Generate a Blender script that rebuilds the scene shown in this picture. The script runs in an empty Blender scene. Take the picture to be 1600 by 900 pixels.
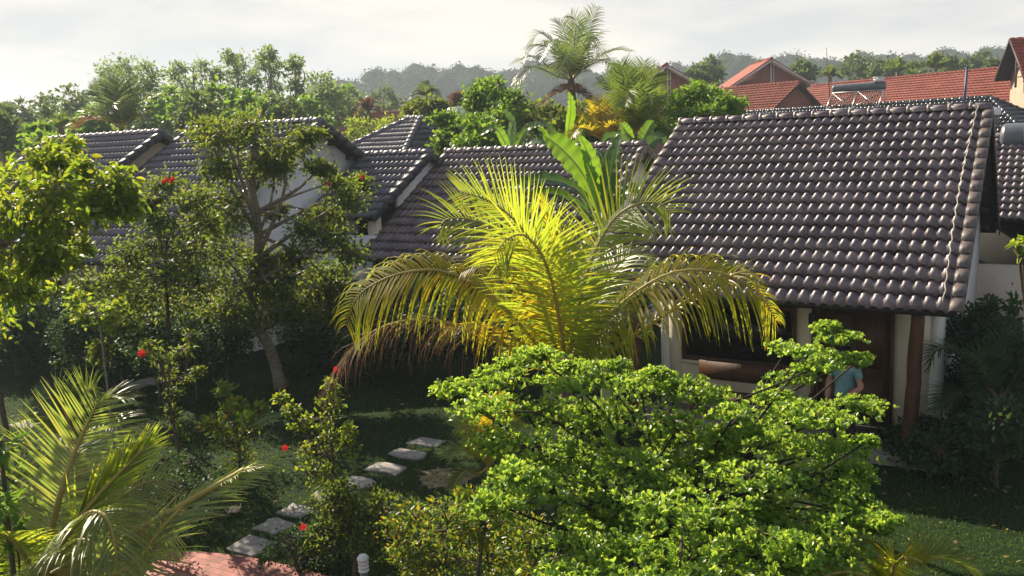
import bpy, math, random
import numpy as np
from mathutils import Vector, Matrix
RNG = np.random.default_rng(7)
random.seed(7)
R = math.radians
scn = bpy.context.scene
C = scn.collection

# ------------------------------------------------------------------ camera
F = 1350.0
PITCH, ROLL, YAW = R(10.007), R(2.7), R(32.139)
CAM = np.array([0.0, 0.0, 5.0])
_f = np.array([0, math.cos(PITCH), -math.sin(PITCH)])
_u = np.array([0, math.sin(PITCH), math.cos(PITCH)])
_r = np.array([1.0, 0, 0])
CR = math.cos(ROLL) * _r - math.sin(ROLL) * _u
CU = math.sin(ROLL) * _r + math.cos(ROLL) * _u
cam = bpy.data.cameras.new('camera')
camo = bpy.data.objects.new('camera', cam)
C.objects.link(camo)
cam.sensor_width = 36
cam.lens = 36 * F / 1600
cam.clip_start = 0.1
cam.clip_end = 6000
m = Matrix.Identity(4)
for i in range(3):
    m[i][0] = CR[i]; m[i][1] = CU[i]; m[i][2] = -_f[i]; m[i][3] = CAM[i]
camo.matrix_world = m
scn.camera = camo
# ------------------------------------------------------------------ light
SUN_AZ, SUN_EL = R(-37), R(33)      # azimuth measured from +Y, negative to the left
sd = np.array([math.sin(SUN_AZ) * math.cos(SUN_EL), math.cos(SUN_AZ) * math.cos(SUN_EL), math.sin(SUN_EL)])
W = bpy.data.worlds.new('World'); scn.world = W; W.use_nodes = True
nt = W.node_tree
bg = nt.nodes['Background']
sky = nt.nodes.new('ShaderNodeTexSky'); sky.sky_type = 'NISHITA'; sky.sun_disc = False
sky.sun_elevation = SUN_EL; sky.sun_rotation = SUN_AZ
sky.dust_density = 1.5; sky.air_density = 1.0; sky.ozone_density = 1.0
tc = nt.nodes.new('ShaderNodeTexCoord')
mp = nt.nodes.new('ShaderNodeMapping'); mp.inputs['Scale'].default_value = (1.2, 1.2, 5.0)
nz = nt.nodes.new('ShaderNodeTexNoise'); nz.inputs['Scale'].default_value = 2.6; nz.inputs['Detail'].default_value = 7; nz.inputs['Roughness'].default_value = 0.55
rp = nt.nodes.new('ShaderNodeValToRGB'); rp.color_ramp.elements[0].position = .40; rp.color_ramp.elements[1].position = .60
rp.color_ramp.elements[0].color = (.69, .70, .715, 1); rp.color_ramp.elements[1].color = (.97, .90, .81, 1)
sc_ = nt.nodes.new('ShaderNodeMixRGB'); sc_.blend_type = 'MULTIPLY'; sc_.inputs[0].default_value = 1; sc_.inputs[2].default_value = (8.2, 8.2, 8.2, 1)
mx = nt.nodes.new('ShaderNodeMixRGB'); mx.inputs[2].default_value = (6.9, 6.5, 6.05, 1)
L = nt.links.new
L(tc.outputs['Generated'], mp.inputs['Vector']); L(mp.outputs['Vector'], nz.inputs['Vector'])
sx = nt.nodes.new('ShaderNodeSeparateXYZ'); L(tc.outputs['Generated'], sx.inputs[0])
er = nt.nodes.new('ShaderNodeMapRange'); er.inputs[1].default_value = .16; er.inputs[2].default_value = .50; er.inputs[3].default_value = 1.0; er.inputs[4].default_value = .15; er.interpolation_type = 'SMOOTHSTEP'
mm = nt.nodes.new('ShaderNodeMath'); mm.operation = 'MULTIPLY'
L(sx.outputs['Z'], er.inputs[0]); L(er.outputs[0], mm.inputs[0])
L(nz.outputs['Fac'], rp.inputs['Fac']); L(rp.outputs['Color'], sc_.inputs[1]); L(sc_.outputs['Color'], mx.inputs[2]); mm.inputs[1].default_value = .985; L(mm.outputs[0], mx.inputs[0])
L(sky.outputs['Color'], mx.inputs[1]); L(mx.outputs['Color'], bg.inputs['Color'])
bg.inputs['Strength'].default_value = 0.062
sl = bpy.data.lights.new('sun', 'SUN'); sl.energy = 5.0; sl.angle = R(0.6); sl.color = (1.0, .87, .66)
so = bpy.data.objects.new('sun', sl); C.objects.link(so)
so.rotation_euler = Vector(-sd).to_track_quat('-Z', 'Y').to_euler()
so.location = (0, 0, 40)
vs = scn.view_settings
scn.display_settings.display_device = 'sRGB'
vs.view_transform = 'Standard'; vs.look = 'None'; vs.gamma = 1; vs.exposure = 1.0; vs.use_curve_mapping = False
cy = scn.cycles
cy.max_bounces = 8; cy.diffuse_bounces = 3; cy.transmission_bounces = 5; cy.transparent_max_bounces = 8; cy.volume_bounces = 1
cy.glossy_bounces = 2; cy.caustics_reflective = False; cy.caustics_refractive = False
cy.use_denoising = True; cy.sample_clamp_indirect = 6
try: cy.denoiser = 'OPENIMAGEDENOISE'
except Exception: pass

# ------------------------------------------------------------------ geometry helpers
UD = np.array([math.cos(YAW), -math.sin(YAW), 0]); VD = np.array([math.sin(YAW), math.cos(YAW), 0]); ZD = np.array([0, 0, 1.0])
def ray(x, y): return _f + CR * (x - 800) / F - CU * (y - 450) / F
def at(x, y, Y):                       # a point of the place, Y metres ahead
    d = ray(x, y); return CAM + d * (Y / d[1])
def atz(x, y, z=0.0):
    d = ray(x, y); return CAM + d * ((z - CAM[2]) / d[2])
def atv(x, y, v):
    d = ray(x, y); return CAM + d * (v / (d @ VD))
def atu(x, y, u):
    d = ray(x, y); return CAM + d * (u / (d @ UD))
def uvw(u, v, z): return UD * u + VD * v + ZD * z
def to_uv(p): return (float(p @ UD), float(p @ VD), float(p[2]))
def nrm(a):
    a = np.asarray(a, float); n = np.linalg.norm(a, axis=-1, keepdims=True); return a / np.maximum(n, 1e-9)

class MB:
    def __init__(s): s.v = []; s.f = []; s.n = 0; s.big = []
    def add(s, V, Fc):
        V = [tuple(map(float, p)) for p in V]; o = s.n
        s.v += V; s.n += len(V); s.f += [tuple(i + o for i in f) for f in Fc]; return o
    def box(s, c, ax, ay, az):         # centre and three half-axis vectors
        c, ax, ay, az = map(np.asarray, (c, ax, ay, az))
        V = [c + sx * ax + sy * ay + sz * az for sz in (-1, 1) for sy in (-1, 1) for sx in (-1, 1)]
        s.add(V, [(0, 2, 3, 1), (4, 5, 7, 6), (0, 1, 5, 4), (2, 6, 7, 3), (0, 4, 6, 2), (1, 3, 7, 5)])
    def ubox(s, u0, u1, v0, v1, z0, z1):
        s.box(uvw((u0 + u1) / 2, (v0 + v1) / 2, (z0 + z1) / 2), UD * (u1 - u0) / 2, VD * (v1 - v0) / 2, ZD * (z1 - z0) / 2)
    def bar(s, a, b, w, h=None, up=(0, 0, 1)):
        a, b = np.asarray(a, float), np.asarray(b, float); h = w if h is None else h
        t = nrm(b - a); sd_ = np.cross(t, up)
        if np.linalg.norm(sd_) < 1e-4: sd_ = np.array([1.0, 0, 0])
        sd_ = nrm(sd_); n = nrm(np.cross(sd_, t))
        s.box((a + b) / 2, (b - a) / 2, sd_ * w / 2, n * h / 2)
    def tube(s, pts, rad, k=8, cap=True):
        pts = [np.asarray(p, float) for p in pts]
        if np.isscalar(rad): rad = [rad] * len(pts)
        n = len(pts); ref = np.array([.31, .17, .93]); V = []
        prev = None
        for i, p in enumerate(pts):
            t = nrm(pts[min(i + 1, n - 1)] - pts[max(i - 1, 0)])
            a = np.cross(t, ref) if prev is None else prev - t * (prev @ t)
            if np.linalg.norm(a) < 1e-4: a = np.cross(t, [1, 0, 0.1])
            a = nrm(a); prev = a; b = np.cross(t, a)
            for j in range(k):
                q = 2 * math.pi * j / k; V.append(p + rad[i] * (a * math.cos(q) + b * math.sin(q)))
        Fc = [(i * k + j, i * k + (j + 1) % k, (i + 1) * k + (j + 1) % k, (i + 1) * k + j) for i in range(n - 1) for j in range(k)]
        if cap: Fc += [tuple(range(k - 1, -1, -1)), tuple((n - 1) * k + j for j in range(k))]
        s.add(V, Fc)
    def prism(s, poly, d):             # planar polygon extruded by vector d
        n = len(poly); d = np.asarray(d)
        V = [np.asarray(p) for p in poly] + [np.asarray(p) + d for p in poly]
        s.add(V, [tuple(range(n - 1, -1, -1)), tuple(range(n, 2 * n))] + [(i, (i + 1) % n, n + (i + 1) % n, n + i) for i in range(n)])
    def tris(s, V, T):                 # numpy bulk: (n,3) verts, (m,3) tris
        s.big.append((np.asarray(V, np.float32), np.asarray(T, np.int64)))
    def build(s, name, mat, parent=None, origin=None, smooth=False):
        me = bpy.data.meshes.new(name)
        nv = s.n + sum(len(b[0]) for b in s.big)
        V = np.zeros((nv, 3), np.float32)
        if s.n: V[:s.n] = np.array(s.v, np.float32)
        loops = [np.array([i for f in s.f for i in f], np.int64)]; tot = [np.array([len(f) for f in s.f], np.int64)]
        o = s.n
        for b, t in s.big:
            V[o:o + len(b)] = b; loops.append((t + o).ravel()); tot.append(np.full(len(t), t.shape[1], np.int64)); o += len(b)
        loops = np.concatenate(loops); tot = np.concatenate(tot)
        if parent is not None: origin = parent['_o']
        org = np.array(origin if origin is not None else (0, 0, 0), float)
        V = V - org.astype(np.float32)
        me.vertices.add(nv); me.vertices.foreach_set('co', V.ravel())
        me.loops.add(len(loops)); me.loops.foreach_set('vertex_index', loops.astype(np.int32))
        me.polygons.add(len(tot)); st = np.zeros(len(tot), np.int32); st[1:] = np.cumsum(tot)[:-1]
        me.polygons.foreach_set('loop_start', st)
        me.polygons.foreach_set('loop_total', tot.astype(np.int32))
        if smooth: me.polygons.foreach_set('use_smooth', np.ones(len(tot), bool))
        me.update(calc_edges=True); me.validate()
        if mat is not None: me.materials.append(mat)
        ob = bpy.data.objects.new(name, me); C.objects.link(ob)
        if parent is not None: ob.parent = parent
        else: ob.location = org
        ob['_o'] = [float(q) for q in org]
        return ob
def tag(o, label, cat=None, group=None, kind=None):
    if label: o['label'] = label
    if cat: o['category'] = cat
    if group: o['group'] = group
    if kind: o['kind'] = kind
    return o
def thing(name, loc, label, cat, group=None):
    o = bpy.data.objects.new(name, None); C.objects.link(o); o.empty_display_size = .2
    o.location = [float(q) for q in loc]; o['_o'] = [float(q) for q in loc]
    return tag(o, label, cat, group)

# ------------------------------------------------------------------ materials
def newmat(name):
    m_ = bpy.data.materials.new(name); m_.use_nodes = True
    t = m_.node_tree; return m_, t, t.nodes['Principled BSDF']
def mnoise(name, stops, scale=4.0, rough=.8, bump=0.0, bscale=None, detail=5, stretch=(1, 1, 1), metal=0, spec=.4, island=0.0, rrange=None):
    m_, t, b = newmat(name); N = t.nodes.new; K = t.links.new
    co = N('ShaderNodeTexCoord'); mp_ = N('ShaderNodeMapping'); mp_.inputs['Scale'].default_value = stretch
    n_ = N('ShaderNodeTexNoise'); n_.inputs['Scale'].default_value = scale; n_.inputs['Detail'].default_value = detail; n_.inputs['Roughness'].default_value = .65
    r_ = N('ShaderNodeValToRGB')
    el = r_.color_ramp.elements
    while len(el) < len(stops): el.new(.5)
    for i, (p, c) in enumerate(stops): el[i].position = p; el[i].color = (*c, 1)
    K(co.outputs['Object'], mp_.inputs['Vector']); K(mp_.outputs['Vector'], n_.inputs['Vector'])
    fac = n_.outputs['Fac']
    if island:
        g = N('ShaderNodeNewGeometry'); ma = N('ShaderNodeMath'); ma.operation = 'MULTIPLY_ADD'; ma.inputs[1].default_value = island; ma.inputs[2].default_value = -island / 2
        ad = N('ShaderNodeMath'); ad.operation = 'ADD'
        K(g.outputs['Random Per Island'], ma.inputs[0]); K(ma.outputs[0], ad.inputs[0]); K(fac, ad.inputs[1]); fac = ad.outputs[0]
    K(fac, r_.inputs['Fac']); K(r_.outputs['Color'], b.inputs['Base Color'])
    b.inputs['Roughness'].default_value = rough; b.inputs['Metallic'].default_value = metal; b.inputs['Specular IOR Level'].default_value = spec
    if rrange:
        mr = N('ShaderNodeMapRange'); mr.inputs[3].default_value, mr.inputs[4].default_value = rrange; K(n_.outputs['Fac'], mr.inputs[0]); K(mr.outputs[0], b.inputs['Roughness'])
    if bump:
        n2 = N('ShaderNodeTexNoise'); n2.inputs['Scale'].default_value = bscale or scale * 4; n2.inputs['Detail'].default_value = 4
        K(mp_.outputs['Vector'], n2.inputs['Vector'])
        bu = N('ShaderNodeBump'); bu.inputs['Strength'].default_value = bump; bu.inputs['Distance'].default_value = .02
        K(n2.outputs['Fac'], bu.inputs['Height']); K(bu.outputs['Normal'], b.inputs['Normal'])
    return m_
def mleaf(name, cols, trans, tf=.42, rough=.45, spec=.4, tgain=None):
    """cols: stops of leaf colours picked per leaf; trans: stops of the light that comes through."""
    m_, t, b = newmat(name); N = t.nodes.new; K = t.links.new
    g = N('ShaderNodeNewGeometry')
    def ramp(cs):
        r_ = N('ShaderNodeValToRGB'); el = r_.color_ramp.elements
        while len(el) < len(cs): el.new(.5)
        for i, c in enumerate(cs): el[i].position = i / max(1, len(cs) - 1); el[i].color = (*c, 1)
        K(g.outputs['Random Per Island'], r_.inputs['Fac']); return r_
    r1, r2 = ramp(cols), ramp(trans)
    K(r1.outputs['Color'], b.inputs['Base Color'])
    b.inputs['Roughness'].default_value = rough; b.inputs['Specular IOR Level'].default_value = spec
    tr = N('ShaderNodeBsdfTranslucent'); K(r2.outputs['Color'], tr.inputs['Color'])
    mi = N('ShaderNodeMixShader'); mi.inputs[0].default_value = tf
    K(b.outputs['BSDF'], mi.inputs[1]); K(tr.outputs['BSDF'], mi.inputs[2])
    K(mi.outputs['Shader'], t.nodes['Material Output'].inputs['Surface'])
    return m_
M = {}
M['tile_brown'] = mnoise('purple_brown_roof_tile', [(.32, (.07, .052, .058)), (.5, (.16, .116, .13)), (.68, (.29, .225, .225))], 2.2, .5, .2, 30, spec=.85, rrange=(.38, .56))
M['tile_slate'] = mnoise('dark_slate_roof_tile', [(.25, (.065, .062, .085)), (.6, (.13, .12, .155)), (.85, (.21, .20, .235))], 1.4, .5, .2, 30, spec=.8, rrange=(.40, .58))
M['tile_glazed'] = mnoise('glazed_black_roof_tile', [(.3, (.018, .022, .032)), (.8, (.05, .055, .07))], 3, .22, .1, 20, spec=.7)
M['tile_red'] = mnoise('red_clay_roof_tile', [(.25, (.20, .045, .032)), (.5, (.33, .075, .05)), (.8, (.42, .13, .085))], 1.2, .7, .3, 12, spec=.3)
M['barge'] = mnoise('weathered_barge_tile', [(.25, (.07, .055, .055)), (.6, (.14, .11, .105)), (.85, (.24, .20, .18))], 5, .5, .3, 25, spec=.5)
M['barge_slate'] = mnoise('weathered_slate_barge', [(.25, (.035, .036, .045)), (.6, (.07, .068, .08)), (.85, (.15, .14, .15))], 5, .5, .3, 25)
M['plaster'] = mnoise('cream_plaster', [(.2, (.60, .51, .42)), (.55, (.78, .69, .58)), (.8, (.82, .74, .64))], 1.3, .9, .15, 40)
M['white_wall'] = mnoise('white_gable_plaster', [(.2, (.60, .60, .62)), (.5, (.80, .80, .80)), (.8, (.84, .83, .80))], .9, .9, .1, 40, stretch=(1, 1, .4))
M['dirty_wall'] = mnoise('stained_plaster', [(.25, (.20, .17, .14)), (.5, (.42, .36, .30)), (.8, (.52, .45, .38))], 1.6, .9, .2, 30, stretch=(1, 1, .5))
M['wood_dark'] = mnoise('dark_brown_timber', [(.2, (.03, .014, .008)), (.5, (.075, .030, .014)), (.8, (.13, .055, .025))], 6, .5, .3, 40, stretch=(4, 4, .3))
M['wood_post'] = mnoise('orange_brown_log', [(.2, (.03, .014, .007)), (.5, (.085, .034, .015)), (.8, (.18, .075, .03))], 5, .5, .5, 30, stretch=(2, 2, .5))
M['fascia'] = mnoise('dark_fascia', [(.3, (.022, .020, .024)), (.8, (.05, .045, .05))], 4, .6, .2)
M['dark'] = mnoise('black_and_painted_shade', [(.3, (.010, .011, .012)), (.8, (.02, .02, .021))], 3, .8)  # near-black; on the recessed walls it paints in the veranda shade
M['red_wall'] = mnoise('red_brick_gable', [(.3, (.20, .075, .06)), (.7, (.28, .11, .085))], 6, .9, .2)
M['brown_wall'] = mnoise('brown_render', [(.3, (.33, .22, .17)), (.7, (.45, .31, .24))], 3, .9, .1)
M['pale_trim'] = mnoise('pale_trim', [(.3, (.5, .44, .42)), (.7, (.64, .58, .55))], 3, .8)
M['steel'] = mnoise('brushed_steel', [(.3, (.45, .47, .50)), (.7, (.65, .67, .70))], 3, .32, 0, metal=.9)
M['tank_grey'] = mnoise('grey_tank_shell', [(.3, (.08, .09, .11)), (.7, (.14, .155, .18))], 3, .35, .05, spec=.6)
M['tank_white'] = mnoise('white_tank_shell', [(.3, (.6, .62, .66)), (.7, (.8, .82, .85))], 3, .35)
M['blue_pole'] = mnoise('blue_paint', [(.3, (.02, .045, .16)), (.7, (.04, .08, .24))], 8, .5)
M['rust'] = mnoise('rusty_metal', [(.3, (.10, .04, .02)), (.7, (.25, .12, .07))], 20, .8)
M['glass'] = mnoise('dark_window_glass', [(.3, (.008, .012, .012)), (.8, (.012, .017, .017))], 2, .12, spec=.25)
M['cable'] = mnoise('grey_cable', [(.3, (.30, .27, .23)), (.7, (.55, .5, .42))], 30, .6)
M['stone'] = mnoise('grey_stepping_stone', [(.25, (.16, .15, .14)), (.5, (.28, .26, .245)), (.8, (.40, .375, .35))], 7, .9, .5, 30)
M['bark'] = mnoise('pale_grey_bark', [(.25, (.11, .09, .07)), (.55, (.26, .22, .18)), (.85, (.44, .39, .33))], 7, .9, .6, 40, stretch=(1, 1, 2.5))
M['twig'] = mnoise('dark_twig', [(.3, (.022, .016, .011)), (.7, (.06, .045, .03))], 9, .9)
M['bark_dark'] = mnoise('dark_bark', [(.25, (.05, .035, .025)), (.8, (.16, .12, .09))], 8, .9, .5, 30)
# ------------------------------------------------------------------ ground
def ground_material():
    m_, t, b = newmat('lawn_grass_ground'); N = t.nodes.new; K = t.links.new
    co = N('ShaderNodeTexCoord')
    n1 = N('ShaderNodeTexNoise'); n1.inputs['Scale'].default_value = .5; n1.inputs['Detail'].default_value = 6
    n2 = N('ShaderNodeTexNoise'); n2.inputs['Scale'].default_value = 22; n2.inputs['Detail'].default_value = 5; n2.inputs['Roughness'].default_value = .75
    for n_ in (n1, n2): K(co.outputs['Object'], n_.inputs['Vector'])
    r1 = N('ShaderNodeValToRGB'); r1.color_ramp.elements[0].position = .3; r1.color_ramp.elements[1].position = .75
    r1.color_ramp.elements[0].color = (.013, .032, .011, 1); r1.color_ramp.elements[1].color = (.028, .055, .016, 1)
    r2 = N('ShaderNodeValToRGB'); r2.color_ramp.elements[0].position = .3; r2.color_ramp.elements[1].position = .75
    r2.color_ramp.elements[0].color = (.5, .5, .5, 1); r2.color_ramp.elements[1].color = (1.25, 1.25, 1.2, 1)
    K(n1.outputs['Fac'], r1.inputs['Fac']); K(n2.outputs['Fac'], r2.inputs['Fac'])
    x = N('ShaderNodeMixRGB'); x.blend_type = 'MULTIPLY'; x.inputs[0].default_value = 1
    K(r1.outputs['Color'], x.inputs[1]); K(r2.outputs['Color'], x.inputs[2]); K(x.outputs['Color'], b.inputs['Base Color'])
    b.inputs['Roughness'].default_value = .95; b.inputs['Specular IOR Level'].default_value = .1
    bu = N('ShaderNodeBump'); bu.inputs['Strength'].default_value = .8; bu.inputs['Distance'].default_value = .03
    K(n2.outputs['Fac'], bu.inputs['Height']); K(bu.outputs['Normal'], b.inputs['Normal'])
    return m_
M['lawn'] = ground_material()
g = MB(); S_ = 2500
g.add([(-430, -45, 0), (430, -45, 0), (430, 455, 0), (-430, 455, 0)], [(0, 1, 2, 3)])
tag(g.build('ground', M['lawn']), None, kind='structure')

def brick_material():
    m_, t, b = newmat('red_brick_paving'); N = t.nodes.new; K = t.links.new
    co = N('ShaderNodeTexCoord'); mp_ = N('ShaderNodeMapping'); mp_.inputs['Rotation'].default_value = (0, 0, R(28)); mp_.inputs['Scale'].default_value = (1, 1, 1)
    br = N('ShaderNodeTexBrick'); br.inputs['Color1'].default_value = (.27, .085, .075, 1); br.inputs['Color2'].default_value = (.38, .15, .13, 1); br.inputs['Mortar'].default_value = (.10, .055, .045, 1)
    br.inputs['Scale'].default_value = 1; br.inputs['Mortar Size'].default_value = .006; br.inputs['Brick Width'].default_value = .22; br.inputs['Row Height'].default_value = .11
    n1 = N('ShaderNodeTexNoise'); n1.inputs['Scale'].default_value = 3; n1.inputs['Detail'].default_value = 6
    r1 = N('ShaderNodeValToRGB'); r1.color_ramp.elements[0].position = .3; r1.color_ramp.elements[1].position = .7
    r1.color_ramp.elements[0].color = (.55, .55, .55, 1); r1.color_ramp.elements[1].color = (1.15, 1.1, 1.1, 1)
    K(co.outputs['Object'], mp_.inputs['Vector']); K(mp_.outputs['Vector'], br.inputs['Vector']); K(co.outputs['Object'], n1.inputs['Vector']); K(n1.outputs['Fac'], r1.inputs['Fac'])
    x = N('ShaderNodeMixRGB'); x.blend_type = 'MULTIPLY'; x.inputs[0].default_value = 1
    K(br.outputs['Color'], x.inputs[1]); K(r1.outputs['Color'], x.inputs[2]); K(x.outputs['Color'], b.inputs['Base Color'])
    bu = N('ShaderNodeBump'); bu.inputs['Strength'].default_value = .5; bu.inputs['Distance'].default_value = .01; bu.invert = True
    K(br.outputs['Fac'], bu.inputs['Height']); K(bu.outputs['Normal'], b.inputs['Normal']); b.inputs['Roughness'].default_value = .8
    return m_
M['brick'] = brick_material()
edge = [(225, 905), (240, 880), (262, 868), (300, 864), (345, 868), (380, 872), (430, 882), (480, 893), (540, 912), (640, 960), (640, 1250), (60, 1250), (60, 1000)]
g = MB(); poly = [atz(x, y, 0) for x, y in edge]; poly = [np.array([p[0], p[1], .0]) for p in poly]
g.prism(poly[::-1], (0, 0, .03))
tag(g.build('patio', M['brick']), None, kind='structure')

# ------------------------------------------------------------------ tiled roofs
def slope(mb, A, B, Cc, D, roll=.168, course=.33, ns=8, hump=.042, lip=.052):
    """Interlocking roll tiles on the plane A-B (eave) to C-D (ridge), as real relief."""
    A, B, Cc, D = [np.asarray(q, float) for q in (A, B, Cc, D)]
    U = nrm(B - A); S = Cc - A; S = S - U * (S @ U); Ls = np.linalg.norm(S); S = S / Ls; N_ = nrm(np.cross(U, S))
    if N_[2] < 0: N_ = -N_
    uA, uB = 0.0, (B - A) @ U; uC, uD = (Cc - A) @ U, (D - A) @ U
    nc = max(1, round(Ls / course)); cl = Ls / nc
    def prof(x):
        q = (x / roll) % 1.0
        return np.where(q < .64, np.sin(np.pi * np.minimum(q, .64) / .64) ** .62 * hump, -np.sin(np.pi * (q - .64) / .36) * hump * .12)
    for j in range(nc):
        s0, s1 = j * cl - (.03 if j else .05), (j + 1) * cl + .01
        f0, f1 = max(0, s0 / Ls), min(1, s1 / Ls)
        l0, r0 = uA + (uC - uA) * f0, uB + (uD - uB) * f0
        l1, r1 = uA + (uC - uA) * f1, uB + (uD - uB) * f1
        lo, hi = min(l0, l1), max(r0, r1)
        n = max(2, int((hi - lo) / roll * ns))
        us = np.linspace(lo, hi, n + 1)
        u_lo, u_hi = np.clip(us, l0, r0), np.clip(us, l1, r1)
        jit = RNG.normal(0, .0022) + RNG.normal(0, .0038, int((hi - lo) / (roll * 2)) + 3)[((us - lo) / (roll * 2)).astype(int)]
        h0 = prof(u_lo) + lip + jit; h1 = prof(u_hi) + .002
        row = lambda uu, s, h: A + uu[:, None] * U + np.full((len(uu), 1), s) * S + h[:, None] * N_
        V = np.concatenate([row(u_lo, s0 + .045, prof(u_lo) * .9 - .004), row(u_lo, s0, h0), row(u_hi, s1, h1)])
        i = np.arange(n); k = n + 1
        q = np.concatenate([np.stack([i, i + 1, i + 1 + k, i + k], 1), np.stack([i + k, i + 1 + k, i + 1 + 2 * k, i + 2 * k], 1)])
        mb.tris(V, q)
def slab(mb, A, B, Cc, D, th=.035, drop=.015):
    A, B, Cc, D = [np.asarray(q, float) for q in (A, B, Cc, D)]
    N_ = nrm(np.cross(B - A, Cc - A)); N_ = N_ if N_[2] > 0 else -N_
    P = [A - N_ * drop, B - N_ * drop, D - N_ * drop, Cc - N_ * drop]
    mb.prism(P, -N_ * th)
def ridge_caps(mb, a, b, r=.085, step=.33, k=8):
    a, b = np.asarray(a, float), np.asarray(b, float); L_ = np.linalg.norm(b - a); n = max(1, round(L_ / step)); t = (b - a) / L_
    sd_ = nrm(np.cross(t, ZD)); up = nrm(np.cross(sd_, t))
    for i in range(n):
        p0, p1 = a + t * (i * L_ / n), a + t * ((i + 1) * L_ / n)
        for (q0, q1, rr0, rr1) in ((p0, p1, r, r * .96), (p0 - t * .012, p0 + t * .045, r * 1.28, r * 1.22)):
            V = []
            for q, rr in ((q0, rr0), (q1, rr1)):
                for j in range(k + 1):
                    th = math.pi * (1.12 * j / k - .06); V.append(q + sd_ * rr * math.cos(th) + up * (rr * math.sin(th) + RNG.normal(0, .0005)))
                V.append(q - up * .04)
            n_ = k + 2
            Fc = [(j, j + 1, n_ + j + 1, n_ + j) for j in range(k + 1)] + [tuple(range(n_ - 1, -1, -1)), tuple(range(n_, 2 * n_))]
            mb.add(V, Fc)
def barge(mb, a, b, out, w=.17, h=.17, step=.33):
    """stepped L-shaped edge tiles from eave a to ridge b; out points away from the roof."""
    a, b = np.asarray(a, float), np.asarray(b, float); L_ = np.linalg.norm(b - a); n = max(1, round(L_ / step)); t = (b - a) / L_
    out = nrm(out); N_ = nrm(np.cross(t, out)); N_ = N_ if N_[2] > 0 else -N_
    for i in range(n):
        p0, p1 = a + t * (i * L_ / n - .035), a + t * ((i + 1) * L_ / n)
        l0, l1 = .075, .045
        V = []
        for p, l in ((p0, l0), (p1, l1)):
            V += [p - out * w * .5 + N_ * (l - .02), p - out * w * .42 + N_ * (l + .012), p + out * w * .42 + N_ * (l + .012), p + out * w * .5 + N_ * (l - .01), p + out * w * .5 + N_ * (l - h), p + out * (w * .5 - .02) + N_ * (l - h), p + out * (w * .5 - .02) + N_ * (l - .03), p - out * w * .5 + N_ * (l - .04)]
        k = 8
        mb.add(V, [(j, (j + 1) % k, k + (j + 1) % k, k + j) for j in range(k)] + [tuple(range(k - 1, -1, -1)), tuple(range(k, 2 * k))])

def bungalow(label, u0, u1, vr, zr, vf, zf, vb, zb, wall_f, over=.35, tile='tile_brown', bargem='barge', wallm='white_wall', left_barge=True, purlins=True, gable_back=None, wall_parts=None, name='tiled_bungalow', roll=.168, over_l=None):
    """Gabled bungalow: ridge along u at (vr, zr); front eave (vf, zf), back eave (vb, zb)."""
    root = thing(name, uvw((u0 + u1) / 2, wall_f, 0), label, 'house')
    P = lambda u, v, z: uvw(u, v, z)
    rf = MB()
    A, B, Cc, D = P(u0, vf, zf), P(u1, vf, zf), P(u0, vr, zr), P(u1, vr, zr)
    slope(rf, A, B, Cc, D, roll=roll)
    A2, B2 = P(u0, vb, zb), P(u1, vb, zb)
    slope(rf, B2, A2, D, Cc, ns=4, roll=roll)
    roof = rf.build('roof', M[tile], root, smooth=False)
    tag(roof, None)
    dk = MB(); slab(dk, A, B, Cc, D); slab(dk, A2, B2, Cc, D)
    dk.build('roof_boarding', M['fascia'], roof)
    rc = MB(); ridge_caps(rc, P(u0 - .05, vr, zr + .05), P(u1 + .05, vr, zr + .05)); rc.build('ridge_tiles', M[tile], roof, smooth=False)
    for (e, rr, dr_) in ((B, D, UD), (B2, D, UD), (A, Cc, -UD), (A2, Cc, -UD)):
        bg_ = MB(); barge(bg_, e, rr, dr_); bg_.build('barge_tiles', M[bargem], roof)
    fs = MB()
    fs.bar((A + UD * .02) - ZD * .05 + VD * .16, (B - UD * .02) - ZD * .05 + VD * .16, .03, .08)
    fs.build('fascia_board', M['fascia'], root)
    # walls: four slabs, gables follow the roof
    t_ = .15; g0, g1 = u0 + (over if over_l is None else over_l), u1 - over; wb = vb - .45
    def zroof(v): return (zf + (zr - zf) * (v - vf) / (vr - vf) if v < vr else zb + (zr - zb) * (vb - v) / (vb - vr)) - .09
    wl = MB()
    for s in (g0, g1 - t_):
        poly = [P(s, wall_f, 0), P(s, wb, 0), P(s, wb, zroof(wb)), P(s, vr, zr - .09), P(s, wall_f, zroof(wall_f))]
        wl = MB(); wl.prism(poly, UD * t_); wl.build('gable_wall', M[wallm], root)
    wb_ = MB(); wb_.ubox(g0 + t_ + .002, g1 - t_ - .002, wb - t_, wb, 0, zroof(wb) - .02); wb_.build('back_wall', M[wallm], root)
    if purlins:
        pr = MB()
        for k in range(1, 6):
            for (v0, z0) in ((vr + (vf - vr) * k / 5.6, zr + (zf - zr) * k / 5.6), (vr + (vb - vr) * k / 5.6, zr + (zb - zr) * k / 5.6)):
                pr = MB(); pr.bar(P(g1, v0, z0 - .15), P(u1 - .1, v0, z0 - .15), .08, .12); pr.build('purlin', M['fascia'], roof)
        pr = MB(); pr.bar(P(g1, vr, zr - .17), P(u1 - .1, vr, zr - .17), .1, .16); pr.build('purlin', M['fascia'], roof)
    return root, roof, (g0, g1, t_, wb, zroof)

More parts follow.
